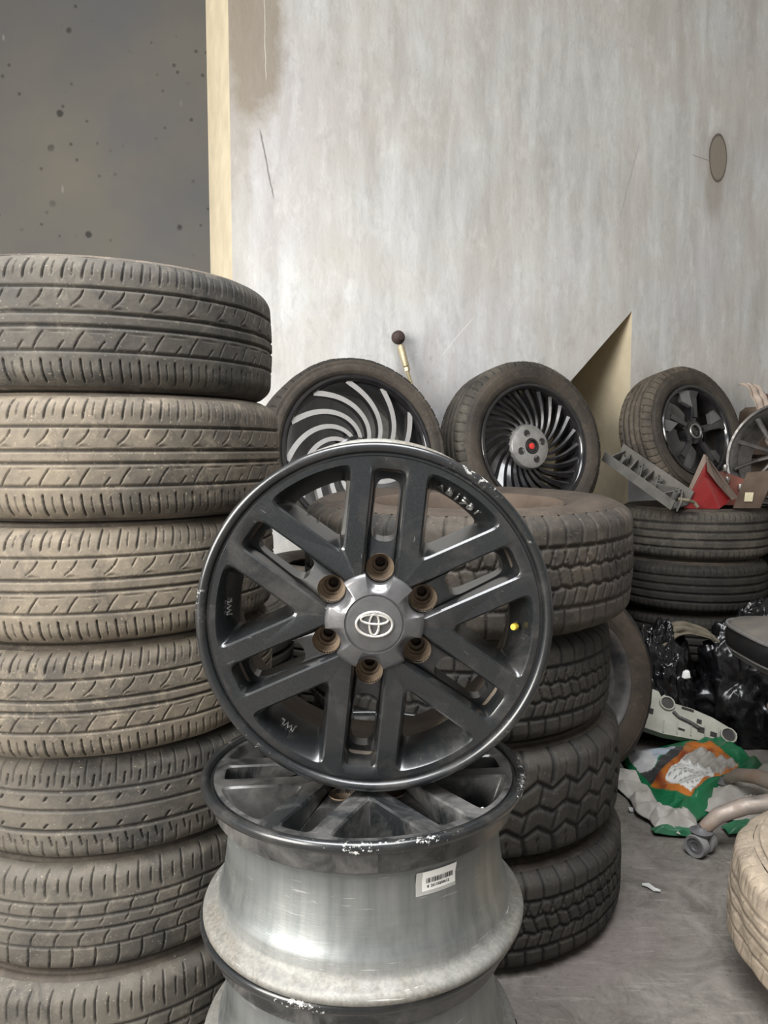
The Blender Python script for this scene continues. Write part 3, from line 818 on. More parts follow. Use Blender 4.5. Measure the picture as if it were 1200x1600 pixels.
# ------------------------------------------------------------------ the three wheels leaning on the wall, and what holds them up
def wall_pt(s, d, z): return WP + WT * s + WN * d + Vector((0, 0, z))
def lean_dir(deg, turn=0.0):
    d = WN * math.cos(math.radians(deg)) + Vector((0, 0, math.sin(math.radians(deg))))
    return Quaternion((0, 0, 1), math.radians(turn)) @ d

def simple_barrel(rr, W, mats, depth):
    f = W / 2 - .012
    prof = [(rr - .004, f - .012), (rr + .004, f - .004), (rr + .009, f), (rr + .006, f + .004), (rr - .002, f + .003), (rr - .010, f - .004), (rr - .016, f - .020), (rr - .022, f - .06), (rr - .028, f - .10), (rr - .020, -f + .02), (rr - .004, -f), (rr + .008, -f - .002), (rr + .006, -f + .008)]
    m = MB(); m.lathe(prof, 128); return m

# wheel one: curved blades with machined faces
R1, W1, rr1 = .347, .225, .272
T_low = tyre_meshes('low_profile', R1, W1, rr1, PAT_LOW, M['tyre_black'], M['tyre_grey_wall'], 560, 48)
q1 = facing(lean_dir(10, 0), 0)
b1 = wall_pt(-.745, .262, .70)
c1 = b1 - (q1 @ Vector((0, -R1, 0))) + Vector((0, 0, .004))
w1 = thing('swirl_wheel', 'black low profile wheel with curved silver-faced blades leaning on the wall', 'wheel', c1, q1, 'wheels leaning on the wall')
link('tread', T_low[0], w1)
for w in T_low[1]: link('sidewall', w, w1)
simple_barrel(rr1, W1, None, 0).obj('rim_barrel', [M['gloss_black']], w1)
def blade(n=22):
    V = []; F = []; mi = []
    for i in range(n):
        t = i / (n - 1); r = .055 + (rr1 - .012 - .055) * t
        th = -1.6 * (1 - t) ** 1.12
        th2 = -1.6 * (1 - t - .02) ** 1.12 if t < .97 else .02
        d = Vector((-math.sin(th), math.cos(th), 0)); p = Vector((r * math.cos(th), r * math.sin(th), 0))
        e = Vector(((r + .004) * math.cos(th2 if t < .97 else th + .01), (r + .004) * math.sin(th2 if t < .97 else th + .01), 0)) - p
        e.normalize(); nn = Vector((-e.y, e.x, 0))
        hw = .0070 + .0028 * t; z = .072 + .018 * t - .012 * (1 - t); zb = z - .034
        for (o, zz) in ((-hw, z), (hw, z), (hw * .7, zb), (-hw * .7, zb)): V.append(p + nn * o + Vector((0, 0, zz)))
    for i in range(n - 1):
        for k in range(4):
            F.append((i * 4 + k, i * 4 + (k + 1) % 4, i * 4 + 4 + (k + 1) % 4, i * 4 + 4 + k)); mi.append(0 if k == 0 else 1)
    F += [(0, 3, 2, 1), tuple((n - 1) * 4 + k for k in range(4))]; mi += [1, 1]
    return mesh('blade', V, F, [M['machined'], M['gloss_black']], mi, smooth=True, sharp=30)
bm_ = blade()
for k in range(12): link('blade', bm_, w1, None, spin(k * 30 + 5))
hb = MB(); hb.lathe([(.078, .02), (.075, .055), (.066, .062), (.045, .064), (.043, .058), (.001, .058)], 48)
ho = hb.obj('hub', [M['gloss_black']], w1)
for k in range(5):
    n_ = MB(); a = k * 2 * PI / 5; n_.lathe([(.009, .058), (.009, .070), (.006, .074), (.001, .074)], 6, (math.cos(a) * .055, math.sin(a) * .055, 0)); n_.obj('wheel_nut', [M['steel']], ho)

# wheel two: turbine of thin blades, silver hub
R2, W2, rr2 = .342, .205, .238
T_t2 = tyre_meshes('turbine', R2, W2, rr2, PAT_LOW | dict(tw=.178, sh=.022), M['tyre_grey'], M['tyre_grey_wall'], 560, 48)
q2 = facing(lean_dir(9, 2), 0)
b2 = wall_pt(0.0, .245, .735)
c2 = b2 - (q2 @ Vector((0, -R2, 0))) + Vector((0, 0, .004))
w2 = thing('turbine_wheel', 'wheel with a turbine of thin black blades and red hub centre leaning on the wall', 'wheel', c2, q2, 'wheels leaning on the wall')
link('tread', T_t2[0], w2)
for w in T_t2[1]: link('sidewall', w, w2)
simple_barrel(rr2, W2, None, 0).obj('rim_barrel', [M['gloss_black']], w2)
def vane(n=12):
    V = []; F = []; mi = []
    for i in range(n):
        t = i / (n - 1); r = .082 + (rr2 - .012 - .082) * t
        th = -.62 * (1 - t) ** 1.3
        wd = .0072 + .0185 * t
        z = .056 + .020 * t - .010 * (1 - t)
        p = Vector((r * math.cos(th), r * math.sin(th), 0)); nn = Vector((-math.sin(th - .35), math.cos(th - .35), 0))
        for (o, zz) in ((-wd, z - .016 * t), (wd * .25, z + .002), (wd, z - .004), (wd * .6, z - .03), (-wd, z - .03)): V.append(p + nn * o + Vector((0, 0, zz)))
    for i in range(n - 1):
        for k in range(5):
            F.append((i * 5 + k, i * 5 + (k + 1) % 5, i * 5 + 5 + (k + 1) % 5, i * 5 + 5 + k)); mi.append(1 if k == 1 else 0)
    F += [tuple(reversed(range(5))), tuple((n - 1) * 5 + k for k in range(5))]; mi += [0, 0]
    return mesh('vane', V, F, [M['gloss_black'], M['smoked']], mi, smooth=True, sharp=25)
vm = vane()
for k in range(24): link('vane', vm, w2, None, spin(k * 15))
hb = MB(); hb.lathe([(.092, .03), (.092, .048), (.085, .059), (.066, .066), (.036, .070), (.032, .070), (.030, .064)], 64)
ho = hb.obj('hub', [M['hubsilver']], w2); ho['label'] = 'brushed silver hub disc'
for k in range(4):
    a = k * PI / 2 + .35; n_ = MB(); n_.lathe([(.0145, .0635), (.0135, .0650), (.0115, .0648), (.0105, .0640), (.0005, .0640)], 24, (math.cos(a) * .054, math.sin(a) * .054, .0045)); n_.obj('bolt_shade_disc', [M['darkgoo']], ho)  # solid dark disc on the hub, its colour standing for a bolt hole's shade
n_ = MB(); n_.lathe([(.0305, .064), (.029, .0735), (.024, .0735), (.022, .066), (.0005, .066)], 32); co = n_.obj('centre_ring', [M['gloss_black']], ho)
n_ = MB(); n_.lathe([(.0130, .0655), (.0120, .0700), (.007, .072), (.0005, .072)], 20); n_.obj('centre_badge', [M['redbit']], w2)['label'] = 'red hub centre'

# wheel three: five broad spokes with grey facets
R3, W3, rr3 = .292, .205, .194
T_t3 = tyre_meshes('five_spoke', R3, W3, rr3, PAT_LOW | dict(tw=.178, sh=.024), M['tyre_brown_wall'], M['tyre_grey_wall'], 560, 48)
q3 = facing(lean_dir(13, 4), 12)
b3 = wall_pt(.800, .29, .84)
c3 = b3 + (Vector((0, 0, 1)) - lean_dir(13, 4) * lean_dir(13, 4).z).normalized() * R3 + Vector((0, 0, .010))
w3 = thing('five_spoke_wheel', 'brown dusty wheel with five dark faceted spokes leaning on the wall at the right', 'wheel', c3, q3, 'wheels leaning on the wall')
link('tread', T_t3[0], w3)
for w in T_t3[1]: link('sidewall', w, w3)
simple_barrel(rr3, W3, None, 0).obj('rim_barrel', [M['gloss_black']], w3)
sp = MB()
sp.prism([(.03, -.016), (.10, -.014), (.150, -.018), (.180, -.030), (.180, .022), (.150, .016), (.10, .014), (.03, .016)], .035, .070, 0, lambda p: Vector((p.x, p.y, p.z + (p.x - .03) * .09)))
sm_ = sp.mesh('spoke', [M['gloss_black']], sharp=25)
fc = MB(); fc.prism([(.105, .010), (.180, .022), (.170, .069), (.128, .058)], .062, .082, 0, lambda p: Vector((p.x, p.y, p.z - (p.y - .01) * .25)))
fm_ = fc.mesh('facet', [M['facet']], sharp=25)
f2 = MB(); f2.prism([(.06, -.010), (.150, -.013), (.150, .011), (.06, .008)], .074, .086, 0)
f2m = f2.mesh('spoke_face', [M['smoked']], sharp=25)
for k in range(5):
    s_ = link('spoke', sm_, w3, None, spin(72 * k)); link('facet', fm_, s_); link('spoke_face', f2m, s_)
hb = MB(); hb.lathe([(.056, .03), (.054, .070), (.040, .078), (.036, .078), (.034, .072), (.0005, .072)], 40)
ho = hb.obj('hub', [M['gloss_black']], w3)
n_ = MB(); n_.tube([(.030 * math.cos(a), .030 * math.sin(a), .080) for a in np.linspace(0, 2 * PI, 32, endpoint=False)], .0045, 8, closed=True); n_.obj('hub_ring', [M['silver']], ho)

# supporting stacks behind: same ribbed tyres, partly in view
T_rib = tyre_meshes('ribbed', .308, .205, .195, PAT_RIB, M['tyre_grey'], M['tyre_grey_wall'], 560, 52)
T_ribd = (T_rib[0].copy(), [w.copy() for w in T_rib[1]])
T_ribd[0].materials[0] = M['tyre_black']
for w in T_ribd[1]: w.materials[0] = M['tyre_black_wall']
def pile(x, y, top, n, labels, meshes, grp, rots=(0, 40, 77, 120)):
    h = top / n
    for k in range(n):
        t = tyre('tyre', labels[k], meshes[k % len(meshes)] if isinstance(meshes, list) else meshes, (x + .012 * math.sin(k * 2.1), y + .01 * math.cos(k * 1.7), h * (k + .5)), spin(rots[k % 4]), grp)
        t.scale = (1, 1, h / .205)
nth = ['lowest', 'second from the floor', 'third from the floor', 'topmost']
pile(-.14, 2.655, .70, 4, [f'grey ribbed tyre, {n} in the stack under the curved-blade wheel' for n in nth], T_rib, 'tyres under the curved-blade wheel')
pile(-.555, 2.15, .655, 3, [f'dark ribbed tyre, {n} in the low stack behind the tall left stack' for n in ('lowest', 'middle', 'topmost')], T_rib, 'tyres behind the tall left stack')
pile(.60, 2.97, .735, 4, [f'dark ribbed tyre, {n} in the stack under the turbine wheel' for n in nth], T_ribd, 'tyres under the turbine wheel')
pile(1.315, 3.27, .84, 4, ['dark tyre at the foot of the right stack, mostly behind the black bag', 'black tyre second from the floor in the right stack under the red lamp', 'black ribbed tyre just under the top one in the right stack', 'brown dusty tyre on top of the right stack, carrying the red lamp'], [T_ribd, T_ribd, T_ribd, T_rib], 'tyres of the right stack under the red lamp')
pile(1.99, 3.50, .80, 4, [f'dark brown tyre, {n} in the far stack at the right edge' for n in nth], T_ribd, 'tyres of the far stack at the right edge')

# steel wheel standing on the floor behind the middle stack
T_std = tyre_meshes('standing', .312, .195, .195, PAT_RIB, M['tyre_black'], M['tyre_mud_wall'], 480, 40)
qs = facing((.42, -.88, .20), 10)
cs = Vector((.585, 2.45, 0)); cs.z = .312 * math.cos(math.asin(.20)) + .0975 * .20 + .002
sw = thing('standing_wheel', 'dark wheel standing on the floor behind the middle stack, brown sidewall outward', 'wheel', cs, qs)
link('tread', T_std[0], sw)
for w in T_std[1]: link('sidewall', w, sw)
sd = MB(); sd.lathe([(.19, -.07), (.196, .075), (.204, .082), (.208, .086), (.204, .089), (.196, .085), (.186, .07), (.178, .04), (.150, .032), (.125, .042), (.10, .040), (.06, .025), (.05, .02), (.03, .03), (.001, .03)], 96)
sdo = sd.obj('wheel_disc', [M['steel']], sw)
for k in range(10):
    n_ = MB(); n_.box((.148, 0, .034), (.030, .036, .008), 0, None, .8); n_.obj('vent_slot_shade', [M['holeshade']], sdo, None, spin(36 * k))  # dark block on the closed disc; shade of a slot put into its colour

# tan tyre lying in front at the right edge
T_tan = tyre_meshes('tan_mud', .325, .225, .205, PAT_CURL | dict(tw=.195, sh=.03), M['tyre_tan'], M['tyre_tan'], 720, 56, .0018)
tan_q = Quaternion((0, 1, 0), math.radians(4)) @ Quaternion((1, 0, 0), math.radians(3)) @ spin(15)
tyre('tyre', 'tan mud-caked tyre lying on the floor at the right edge in front', T_tan, (1.02, 1.41, .150), tan_q)

# ------------------------------------------------------------------ junk on and around the right stack
# tie rod hanging by its ball joint on the wall
tr = thing('tie_rod', 'thin plated tie rod with a black ball joint boot leaning on the wall', 'car part', wall_pt(-.485, .04, 1.53))
d = WT * .20 + Vector((0, 0, -.80)) + WN * .10
dn = d.normalized()
m_ = MB(); m_.tube([dn * .05, dn * .06, dn * .135, dn * .14], [.010, .015, .013, .009], 12); m_.obj('socket', [M['zinc']], tr)
m_ = MB(); m_.tube([dn * .13, dn * .62], .0075, 10); m_.tube([dn * .14, dn * .155], .013, 6); m_.obj('rod', [M['zinc']], tr)
m_ = MB(); qd = WN.to_track_quat('Z', 'Y'); m_.lathe([(.001, -.030), (.012, -.029), (.020, -.022), (.026, -.008), (.027, .006), (.020, .018), (.014, .022), (.012, .030), (.001, .031)], 24, dn * .02, qd); m_.obj('boot', [M['boot']], tr)

# grey ribbed bumper bracket
A = Vector((.96, 3.235, 1.060)); B = Vector((1.16, 2.98, .872))
ax = (B - A); L = ax.length; axn = ax.normalized(); up = Vector((.30, -.62, .72)); up = (up - axn * up.dot(axn)).normalized(); sd_ = up.cross(axn)
bq = Matrix((axn, sd_, up)).transposed().to_quaternion()
br = thing('bumper_bracket', 'grey ribbed plastic bracket sloping down onto the right stack', 'car part', A, bq)
def cpart(name, boxes, mat, par, **k):
    m = MB()
    for b in boxes: m.box(*b)
    return m.obj(name, [mat], par, **k)
cpart('channel', [((L / 2, -.052, -.008), (L, .006, .040)), ((L / 2, .052, .004), (L, .006, .062)), ((L / 2, 0, -.026), (L, .104, .005))], M['greyplastic'], br)
random.seed(5)
for k in range(9):
    x = .03 + k * L / 9
    m = MB(); m.box((x, 0, -.004), (.005, .104, .042), 0, spin(random.uniform(-40, 40))); m.obj('rib', [M['greyplastic']], br)
for k in range(4):
    x = .06 + k * L / 4.2; m = MB(); m.lathe([(.016, -.024), (.016, .018), (.013, .018), (.013, -.02)], 16, (x, .012, 0)); m.obj('boss', [M['greyplastic']], br)
m = MB(); m.tube([(L - .01, -.02, .01), (L + .02, 0, .02), (L + .03, .03, .01), (L + .05, .035, .0)], .007, 8); m.obj('torn_end', [M['rag']], br)

# red tail lamp
tl = thing('tail_lamp', 'broken red tail lamp in a dusty housing on top of the right stack', 'car lamp', (1.285, 3.05, .842))
V = [(-.10, -.02, 0.0), (.03, -.045, .0), (.105, .0, .038), (.0, .02, .20), (-.035, -.055, .125), (-.06, .085, .0), (.09, .09, .03), (.02, .08, .17)]
m = MB(); m.add(V, [(0, 1, 4), (1, 2, 4), (0, 4, 3), (4, 2, 3)], 0); m.obj('lens', [M['red']], tl, smooth=False)
V2 = [(-.112, -.012, -.001), (-.01, .02, .215), (.118, .004, .038), (-.07, .09, -.001), (.1, .1, .03), (.015, .085, .185), (-.098, -.016, .008), (.0, .0, .20), (.10, -.008, .045)]
m = MB(); m.add(V2, [(0, 1, 5, 3), (1, 2, 4, 5), (3, 5, 4), (0, 3, 4, 2), (0, 6, 7, 1), (1, 7, 8, 2)]); m.add([(-.012, .0, .214), (-.024, -.05, .150), (.020, -.050, .095), (.085, -.030, .034), (.125, .0, .040), (.02, .03, .19)], [(0, 1, 2, 5), (5, 2, 3, 4)]); m.obj('housing', [M['dustplastic']], tl, smooth=False)

# folded brown bracket with a sticker
mb = thing('metal_bracket', 'folded brown metal plate with a cream sticker beside the red lamp', 'car part', (1.43, 3.01, .845))
m = MB(); m.prism([(-.055, 0), (.045, -.0), (.085, .15), (-.02, .14)], -.008, .008, 0, lambda p: Vector((p.x, p.z - p.y * .22, p.y))); m.obj('plate', [M['rustbrown']], mb)
m = MB(); m.prism([(.045, .0), (.085, .15), (.135, .16), (.07, .02)], -.006, .006, 0, lambda p: Vector((p.x, p.z + .03 - p.y * .1, p.y))); m.obj('flange', [M['rustbrown']], mb)
m = MB(); m.box((-.008, -.022, .045), (.032, .002, .036), 0, Quaternion((1, 0, 0), math.radians(12))); m.obj('sticker', [M['ylabel']], mb)
# cluster of broken red-brown lamp pieces behind
lp = thing('lamp_shell', 'broken red brown lamp shell with clear bulbs behind the red lamp', 'car lamp', (1.40, 3.24, .842))
m = MB(); m.prism([(-.08, 0), (.09, .0), (.13, .10), (.02, .14), (-.06, .12)], -.03, .03, 0, lambda p: Vector((p.x, p.z, p.y))); m.obj('shell', [M['redbrown']], lp)
for k, (x, zz) in enumerate([(-.04, .125), (.03, .10), (.02, .15), (.085, .07)]):
    m = MB(); m.lathe([(.001, .022), (.008, .018), (.010, .008), (.006, -.008), (.001, -.01)], 12, (x, -.04, zz)); m.obj('bulb', [M['chrome']], lp)

# chrome spoked alloy rim on the far stack
cw_q = facing((-.80, -.55, .24), 20)
cw = thing('chrome_rim', 'bare silver spoked alloy rim standing on the far right stack', 'wheel rim', (1.65, 3.17, 1.045), cw_q)
m = MB(); m.lathe([(.203, .06), (.206, .066), (.214, .070), (.214, .064), (.200, .05), (.186, .02), (.180, -.06), (.206, -.09), (.203, -.094), (.176, -.06), (.184, .03)], 96); m.obj('rim_barrel', [M['dullchrome']], cw)
for k in range(10):
    m = MB(); m.tube([(.03, 0, .045), (.10, 0, .055), (.188, 0, .045)], [.014, .010, .013], 8, flat=.7); m.obj('spoke', [M['dullchrome']], cw, None, spin(36 * k))
m = MB(); m.lathe([(.045, .02), (.045, .05), (.035, .060), (.001, .062)], 32); m.obj('hub', [M['dullchrome']], cw)
# silencer, rag and red scrap above it
sl = thing('exhaust_silencer', 'rust brown exhaust silencer lying behind the silver spoked rim', 'car part', (1.83, 3.68, .802))
sl.scale = (.7, .7, 1.0)
sq = Vector((1, .25, .0)).to_track_quat('Z', 'Y')
m = MB(); m.lathe([(.001, -.24), (.06, -.24), (.105, -.225), (.110, -.21), (.112, .21), (.105, .225), (.06, .24), (.001, .24)], 40, (0, 0, .114), sq); m.obj('body', [M['rustbrown']], sl)
m = MB(); m.tube([sq @ Vector((0, 0, -.32)) + Vector((0, 0, .114)), sq @ Vector((0, 0, -.235)) + Vector((0, 0, .114))], .028, 14); m.obj('pipe', [M['rustbrown']], sl)
en = thing('engine_mount', 'dusty brown block of engine scrap under the pale rag', 'car part', (1.77, 3.62, 1.03))
m = MB(); m.box((0, 0, .12), (.20, .16, .24), 0, spin(15), .85, .02); m.box((.05, -.05, .26), (.12, .10, .06), 0, spin(-10), .8, .01); m.obj('block', [M['rustbrown']], en)
m = MB(); m.prism([(-.05, .22), (.16, .26), (.18, .30), (.0, .30)], -.10, -.02, 0, lambda p: Vector((p.x, p.z, p.y))); m.obj('cover', [M['redbrown']], en)
m = MB(); m.lathe([(.001, .03), (.022, .028), (.026, .0), (.02, -.02), (.001, -.02)], 16, (.07, -.11, .21), Quaternion((1, 0, 0), PI / 2)); m.obj('knob', [M['chrome']], en)

def drape(name, label, cat, path, width, mat, amp=.012, n=40, k=10, seed=1, loc=(0, 0, 0), wdir=(1, 0, 0), thick=.004):
    """a crumpled strip of cloth along a path"""
    P = smooth_curve(path, max(2, n // (len(path) - 1))); V = []; F = []; wd = Vector(wdir).normalized()
    for i, p in enumerate(P):
        for j in range(k + 1):
            t = j / k - .5; w = width * (1 + .35 * mnoise.noise(Vector((i * .11, seed * 3.1, 0))))
            q = Vector(p) + wd * t * w
            q += Vector((0, -1, .4)) * amp * (mnoise.noise(q * 28 + Vector((seed, 0, 0))) + .8 * math.sin(t * 14 + i * .15))
            V.append(q)
    for i in range(len(P) - 1):
        for j in range(k): F.append((i * (k + 1) + j, i * (k + 1) + j + 1, (i + 1) * (k + 1) + j + 1, (i + 1) * (k + 1) + j))
    o = link(name, mesh(name, V, F, mat), None, loc)
    s = o.modifiers.new('thickness', 'SOLIDIFY'); s.thickness = thick
    return tag(o, label, cat)
drape('rag', 'pale dirty rag hanging over scrap at the right edge', 'rag', [(1.615, 3.46, 1.365), (1.635, 3.44, 1.345), (1.66, 3.42, 1.29), (1.685, 3.40, 1.22), (1.70, 3.39, 1.15), (1.715, 3.38, 1.09)], .07, M['cloth'], .012, 40, 8, 2)

# ------------------------------------------------------------------ rubbish on the floor at the right
def blob(name, label, cat, loc, size, mat, seed, amp=.25, nu=150, nv=90, freq=2.6, flat=.0, ridges=1.0):
    V = []; F = []
    for i in range(nv + 1):
        th = PI * i / nv
        for j in range(nu):
            ph = 2 * PI * j / nu
            d = Vector((math.sin(th) * math.cos(ph), math.sin(th) * math.sin(ph), math.cos(th)))
            q = d * freq + Vector((seed * 5.3, seed * 1.7, 0))
            w = q + Vector((mnoise.noise(q * 1.3), mnoise.noise(q * 1.3 + Vector((7, 0, 0))), 0)) * .6
            k = 1 + amp * (mnoise.noise(q) * .8 + ridges * .42 * (1 - 2 * abs(mnoise.noise(w * 1.5))) + ridges * .26 * (1 - 2 * abs(mnoise.noise(Vector((w.x * 5, w.y * 2.2, w.z * 3))))) + .05 * mnoise.noise(q * 9))
            p = Vector((d.x * size[0], d.y * size[1], d.z * size[2])) * k
            p.z = max(p.z, -size[2] * .55)
            V.append(p)
    for i in range(nv):
        for j in range(nu): F.append((i * nu + j, (i + 1) * nu + j, (i + 1) * nu + (j + 1) % nu, i * nu + (j + 1) % nu))
    zmin = min(v.z for v in V)
    V = [v - Vector((0, 0, zmin)) for v in V]
    return tag(link(name, mesh(name, V, F, mat), None, loc), label, cat)
blob('bin_bag', 'large crumpled black bin bag heaped in front of the right stack', 'bag', (1.405, 2.80, .003), (.215, .12, .29), M['bag_black'], 1, .30)
blob('bin_bag', 'smaller black bin bag slumped left of the large one', 'bag', (1.03, 2.83, .003), (.12, .09, .25), M['bag_black'], 2, .30)
blob('bin_bag', 'black bin bag with a cable on it at the right edge', 'bag', (1.84, 2.86, .003), (.16, .13, .36), M['bag_black'], 4, .28)
drape('olive_rag', 'olive brown rag lying folded on top of the smaller bin bag', 'rag', [(1.03, 2.84, .36), (1.09, 2.82, .405), (1.16, 2.81, .405), (1.23, 2.79, .375)], .10, M['rag'], .02, 30, 8, 5, wdir=(0, 1, .3))
m = MB(); c0 = Vector((1.62, 2.78, .50)); m.tube([c0 + Vector((.09 * math.cos(a), .03 * math.sin(a * 2), .075 * math.sin(a))) for a in np.linspace(-.2, PI + .2, 24)], .008, 8)
tag(m.obj('cable', [M['greyplastic']]), 'grey looped cable on the black bag at the right edge', 'cable')
m = MB(); m.box((0, 0, .0), (.03, .02, .03), 0, spin(20), .8, .005)
tag(m.obj('paper_scrap', [M['white']], None, (1.045, 2.60, .30)), 'small white scrap on the side of the smaller bin bag', 'scrap')

# beige car part with round bosses
bq = (Quaternion((0, 0, 1), math.radians(-8)) @ Quaternion((0, 1, 0), math.radians(9)) @ Quaternion((1, 0, 0), math.radians(46)))
bp = thing('lamp_carrier', 'long beige plastic lamp carrier with round bosses lying before the bin bags', 'car part', (1.085, 2.68, .105), bq)
bp.scale = (.86, .86, .86)
m = MB(); m.prism([(-.20, -.07), (-.10, -.085), (.06, -.082), (.16, -.07), (.19, -.055), (.195, -.02), (.165, .0), (.10, .03), (.02, .052), (-.06, .062), (-.10, .10), (-.17, .115), (-.19, .085), (-.18, .03), (-.21, .0)], -.022, .016); m.obj('body', [M['beige']], bp, smooth=False)
for (x, y, r) in [(-.085, .052, .026), (.158, -.038, .027)]:
    m = MB(); m.lathe([(r * 1.25, .014), (r * 1.2, .028), (r, .028), (r * .95, .012), (.001, .012)], 28, (x, y, 0)); b_ = m.obj('boss', [M['beige']], bp)
    m = MB(); m.lathe([(r * .98, .0165), (r * .92, .0205), (.001, .0205)], 24, (x, y, 0)); m.obj('plug', [M['darkgoo']], b_)
for (x, y, w, h) in [(-.15, .005, .018, .026), (.045, .0, .020, .020), (.10, -.045, .026, .022), (.0, .045, .05, .012), (-.03, -.05, .03, .01), (.05, -.035, .026, .026)]:
    m = MB(); m.box((x, y, .016), (w, h, .003), 0, spin(-8)); m.obj('opening_shade', [M['holeshade']], bp)  # dark plates on the solid body paint in the shade of openings
m = MB(); m.tube([(-.06, .02, .02), (-.04, .0, .024), (.0, -.012, .024), (.04, -.03, .02)], [.008, .006, .007, .009], 8); m.obj('clip', [M['steel']], bp)
for k in range(5):
    m = MB(); m.box((-.10 + k * .055, -.052 + k * .004, .019), (.003, .055, .008), 0, spin(-6)); m.obj('rib', [M['beige']], bp)

# printed sack
def sack_material():
    N = NT('printed_sack'); col = N.attr('print').outputs['Color']; v = N.coord()
    dirt = N.ramp(N.noise(v, 11, 6, .65), .48, .74, 0, .38)
    flame = N.noise(v, 34, 4, .6)
    c = N.mix(dirt, col, (.15, .125, .10))
    N.set(Base_Color=c, Roughness=.28, Specular_IOR_Level=.5)
    N.bump(N.noise(N.map(v, (1, 1, 1)), 28, 5, .65), .55, .010)
    return N.m
M['sack'] = sack_material()
def quad_pt(c, u, v):
    return (c[0] * (1 - u) + c[1] * u) * (1 - v) + (c[3] * (1 - u) + c[2] * u) * v
def sack():
    # corners on the floor: left, far, right, near
    c = [Vector((.806, 2.592, 0)), Vector((1.226, 2.743, 0)), Vector((1.265, 2.43, 0)), Vector((.825, 2.065, 0))]
    def inside(P, x, y):
        r = False
        for k in range(len(P)):
            (x1, y1), (x2, y2) = P[k - 1], P[k]
            if (y1 > y) != (y2 > y) and x < (x2 - x1) * (y - y1) / (y2 - y1) + x1: r = not r
        return r
    GREY = [(.04, .36), (.05, .10), (.20, .0), (.34, .10), (.44, .27), (.25, .33), (.12, .42)]
    BLACK = [(.04, .36), (.12, .42), (.42, .26), (.50, .28), (.45, .36), (.05, .54)]
    ORANGE = [(.04, .54), (.45, .33), (.57, .20), (.76, .33), (.76, .80), (.19, .88)]
    LABEL = [(.15, .57), (.37, .46), (.54, .76), (.22, .85)]
    FOLD = [(.37, .46), (.60, .40), (.75, .80), (.54, .76)]
    n = 130; V = []; F = []; Cc = []
    for i in range(n + 1):
        for j in range(n + 1):
            u, v = i / n, j / n
            wob = .018 * mnoise.noise(Vector((u * 5, v * 5, 3)))
            p = quad_pt(c, u, v)
            e = min(u, 1 - u, v, 1 - v); f1 = min(1, e * 9)
            h = .010 + .040 * min(1, (e / .22)) ** .6
            h += (.016 * mnoise.noise(p * 9) + .011 * (1 - 2 * abs(mnoise.noise(p * 15 + Vector((3, 1, 0)))))) * f1
            if inside(FOLD, u, v): h += .010 + .006 * math.sin(v * 60 + u * 20)
            h += .022 * math.exp(-((u - .86) / .06) ** 2) * f1 + .020 * math.exp(-((v - .90) / .05) ** 2) * f1
            V.append(p + Vector((wob, wob * .8, max(h, .004))))
            uu, vv = u + wob, v + wob * .8
            k = Vector((.008, .125, .050))
            if inside(ORANGE, uu, vv):
                f = mnoise.noise(Vector((u * 13, v * 8, 1))) * .5 + .5
                k = Vector((.42, .13, .02)).lerp(Vector((.17, .035, .012)), max(0, min(1, (f - .40) * 2.6)))
                if vv > .66: k = k.lerp(Vector((.55, .19, .03)), .5 if f > .45 else 0)
            if inside(BLACK, uu, vv): k = Vector((.035, .035, .036))
            if inside(GREY, uu, vv): k = Vector((.46, .46, .46)) if uu < .20 else Vector((.33, .38, .44))
            if inside(FOLD, uu, vv): k = Vector((.36, .34, .31))
            if inside(LABEL, uu, vv):
                k = Vector((.60, .60, .57)); ly = (vv - .46 - (uu - .15) * .35) * 22
                if ly % 1 < .34 and math.sin(uu * 170 + int(ly) * 3) > -.5 and inside(LABEL, uu - .03, vv) and inside(LABEL, uu + .03, vv): k = Vector((.27, .26, .26))
            Cc.append(k)
    for i in range(n):
        for j in range(n): F.append((i * (n + 1) + j, i * (n + 1) + j + 1, (i + 1) * (n + 1) + j + 1, (i + 1) * (n + 1) + j))
    F = [f[::-1] for f in F]
    o = mesh('printed_sack', V, np.array(F), M['sack'], attrs={'print': np.array([tuple(k) for k in Cc])})
    return o
sk = thing('printed_sack', 'empty green and orange printed sack crumpled on the floor', 'bag', (0, 0, 0))
so = link('front_panel', sack(), sk); so.modifiers.new('thickness', 'SOLIDIFY').thickness = .003
def sheet(name, label, cat, corners, mat, seed, hgt=.03, n=44, parent=None, base=.004, freq=10):
    V = []; F = []; c = [Vector(p) for p in corners]
    for i in range(n + 1):
        for j in range(n + 1):
            u, v = i / n, j / n; p = quad_pt(c, u, v); e = min(u, 1 - u, v, 1 - v)
            w = mnoise.noise(p * 6 + Vector((seed, 0, 0)))
            h = base + hgt * min(1, .25 + e * 4) * (.6 + .5 * mnoise.noise(p * freq + Vector((seed * 2, 0, 1))) + .45 * (1 - 2 * abs(mnoise.noise(p * freq * 1.7 + Vector((0, seed, 0))))))
            V.append(p + Vector((w * .03, w * .03, max(h, base))))
    for i in range(n):
        for j in range(n): F.append((i * (n + 1) + j, (i + 1) * (n + 1) + j, (i + 1) * (n + 1) + j + 1, i * (n + 1) + j + 1))
    o = link(name, mesh(name, V, np.array(F), mat), parent); o.modifiers.new('thickness', 'SOLIDIFY').thickness = .002
    if cat: tag(o, label, cat)
    return o
sheet('back_panel', None, None, [(.70, 2.52, 0), (.80, 2.60, 0), (.82, 2.04, 0), (.74, 2.17, 0)], M['whitebag'], 3, .045, parent=sk)
sheet('white_fold', None, None, [(.74, 2.175, 0), (.90, 2.14, 0), (.87, 2.06, 0), (.755, 2.075, 0)], M['whitebag'], 5, .05, parent=sk)
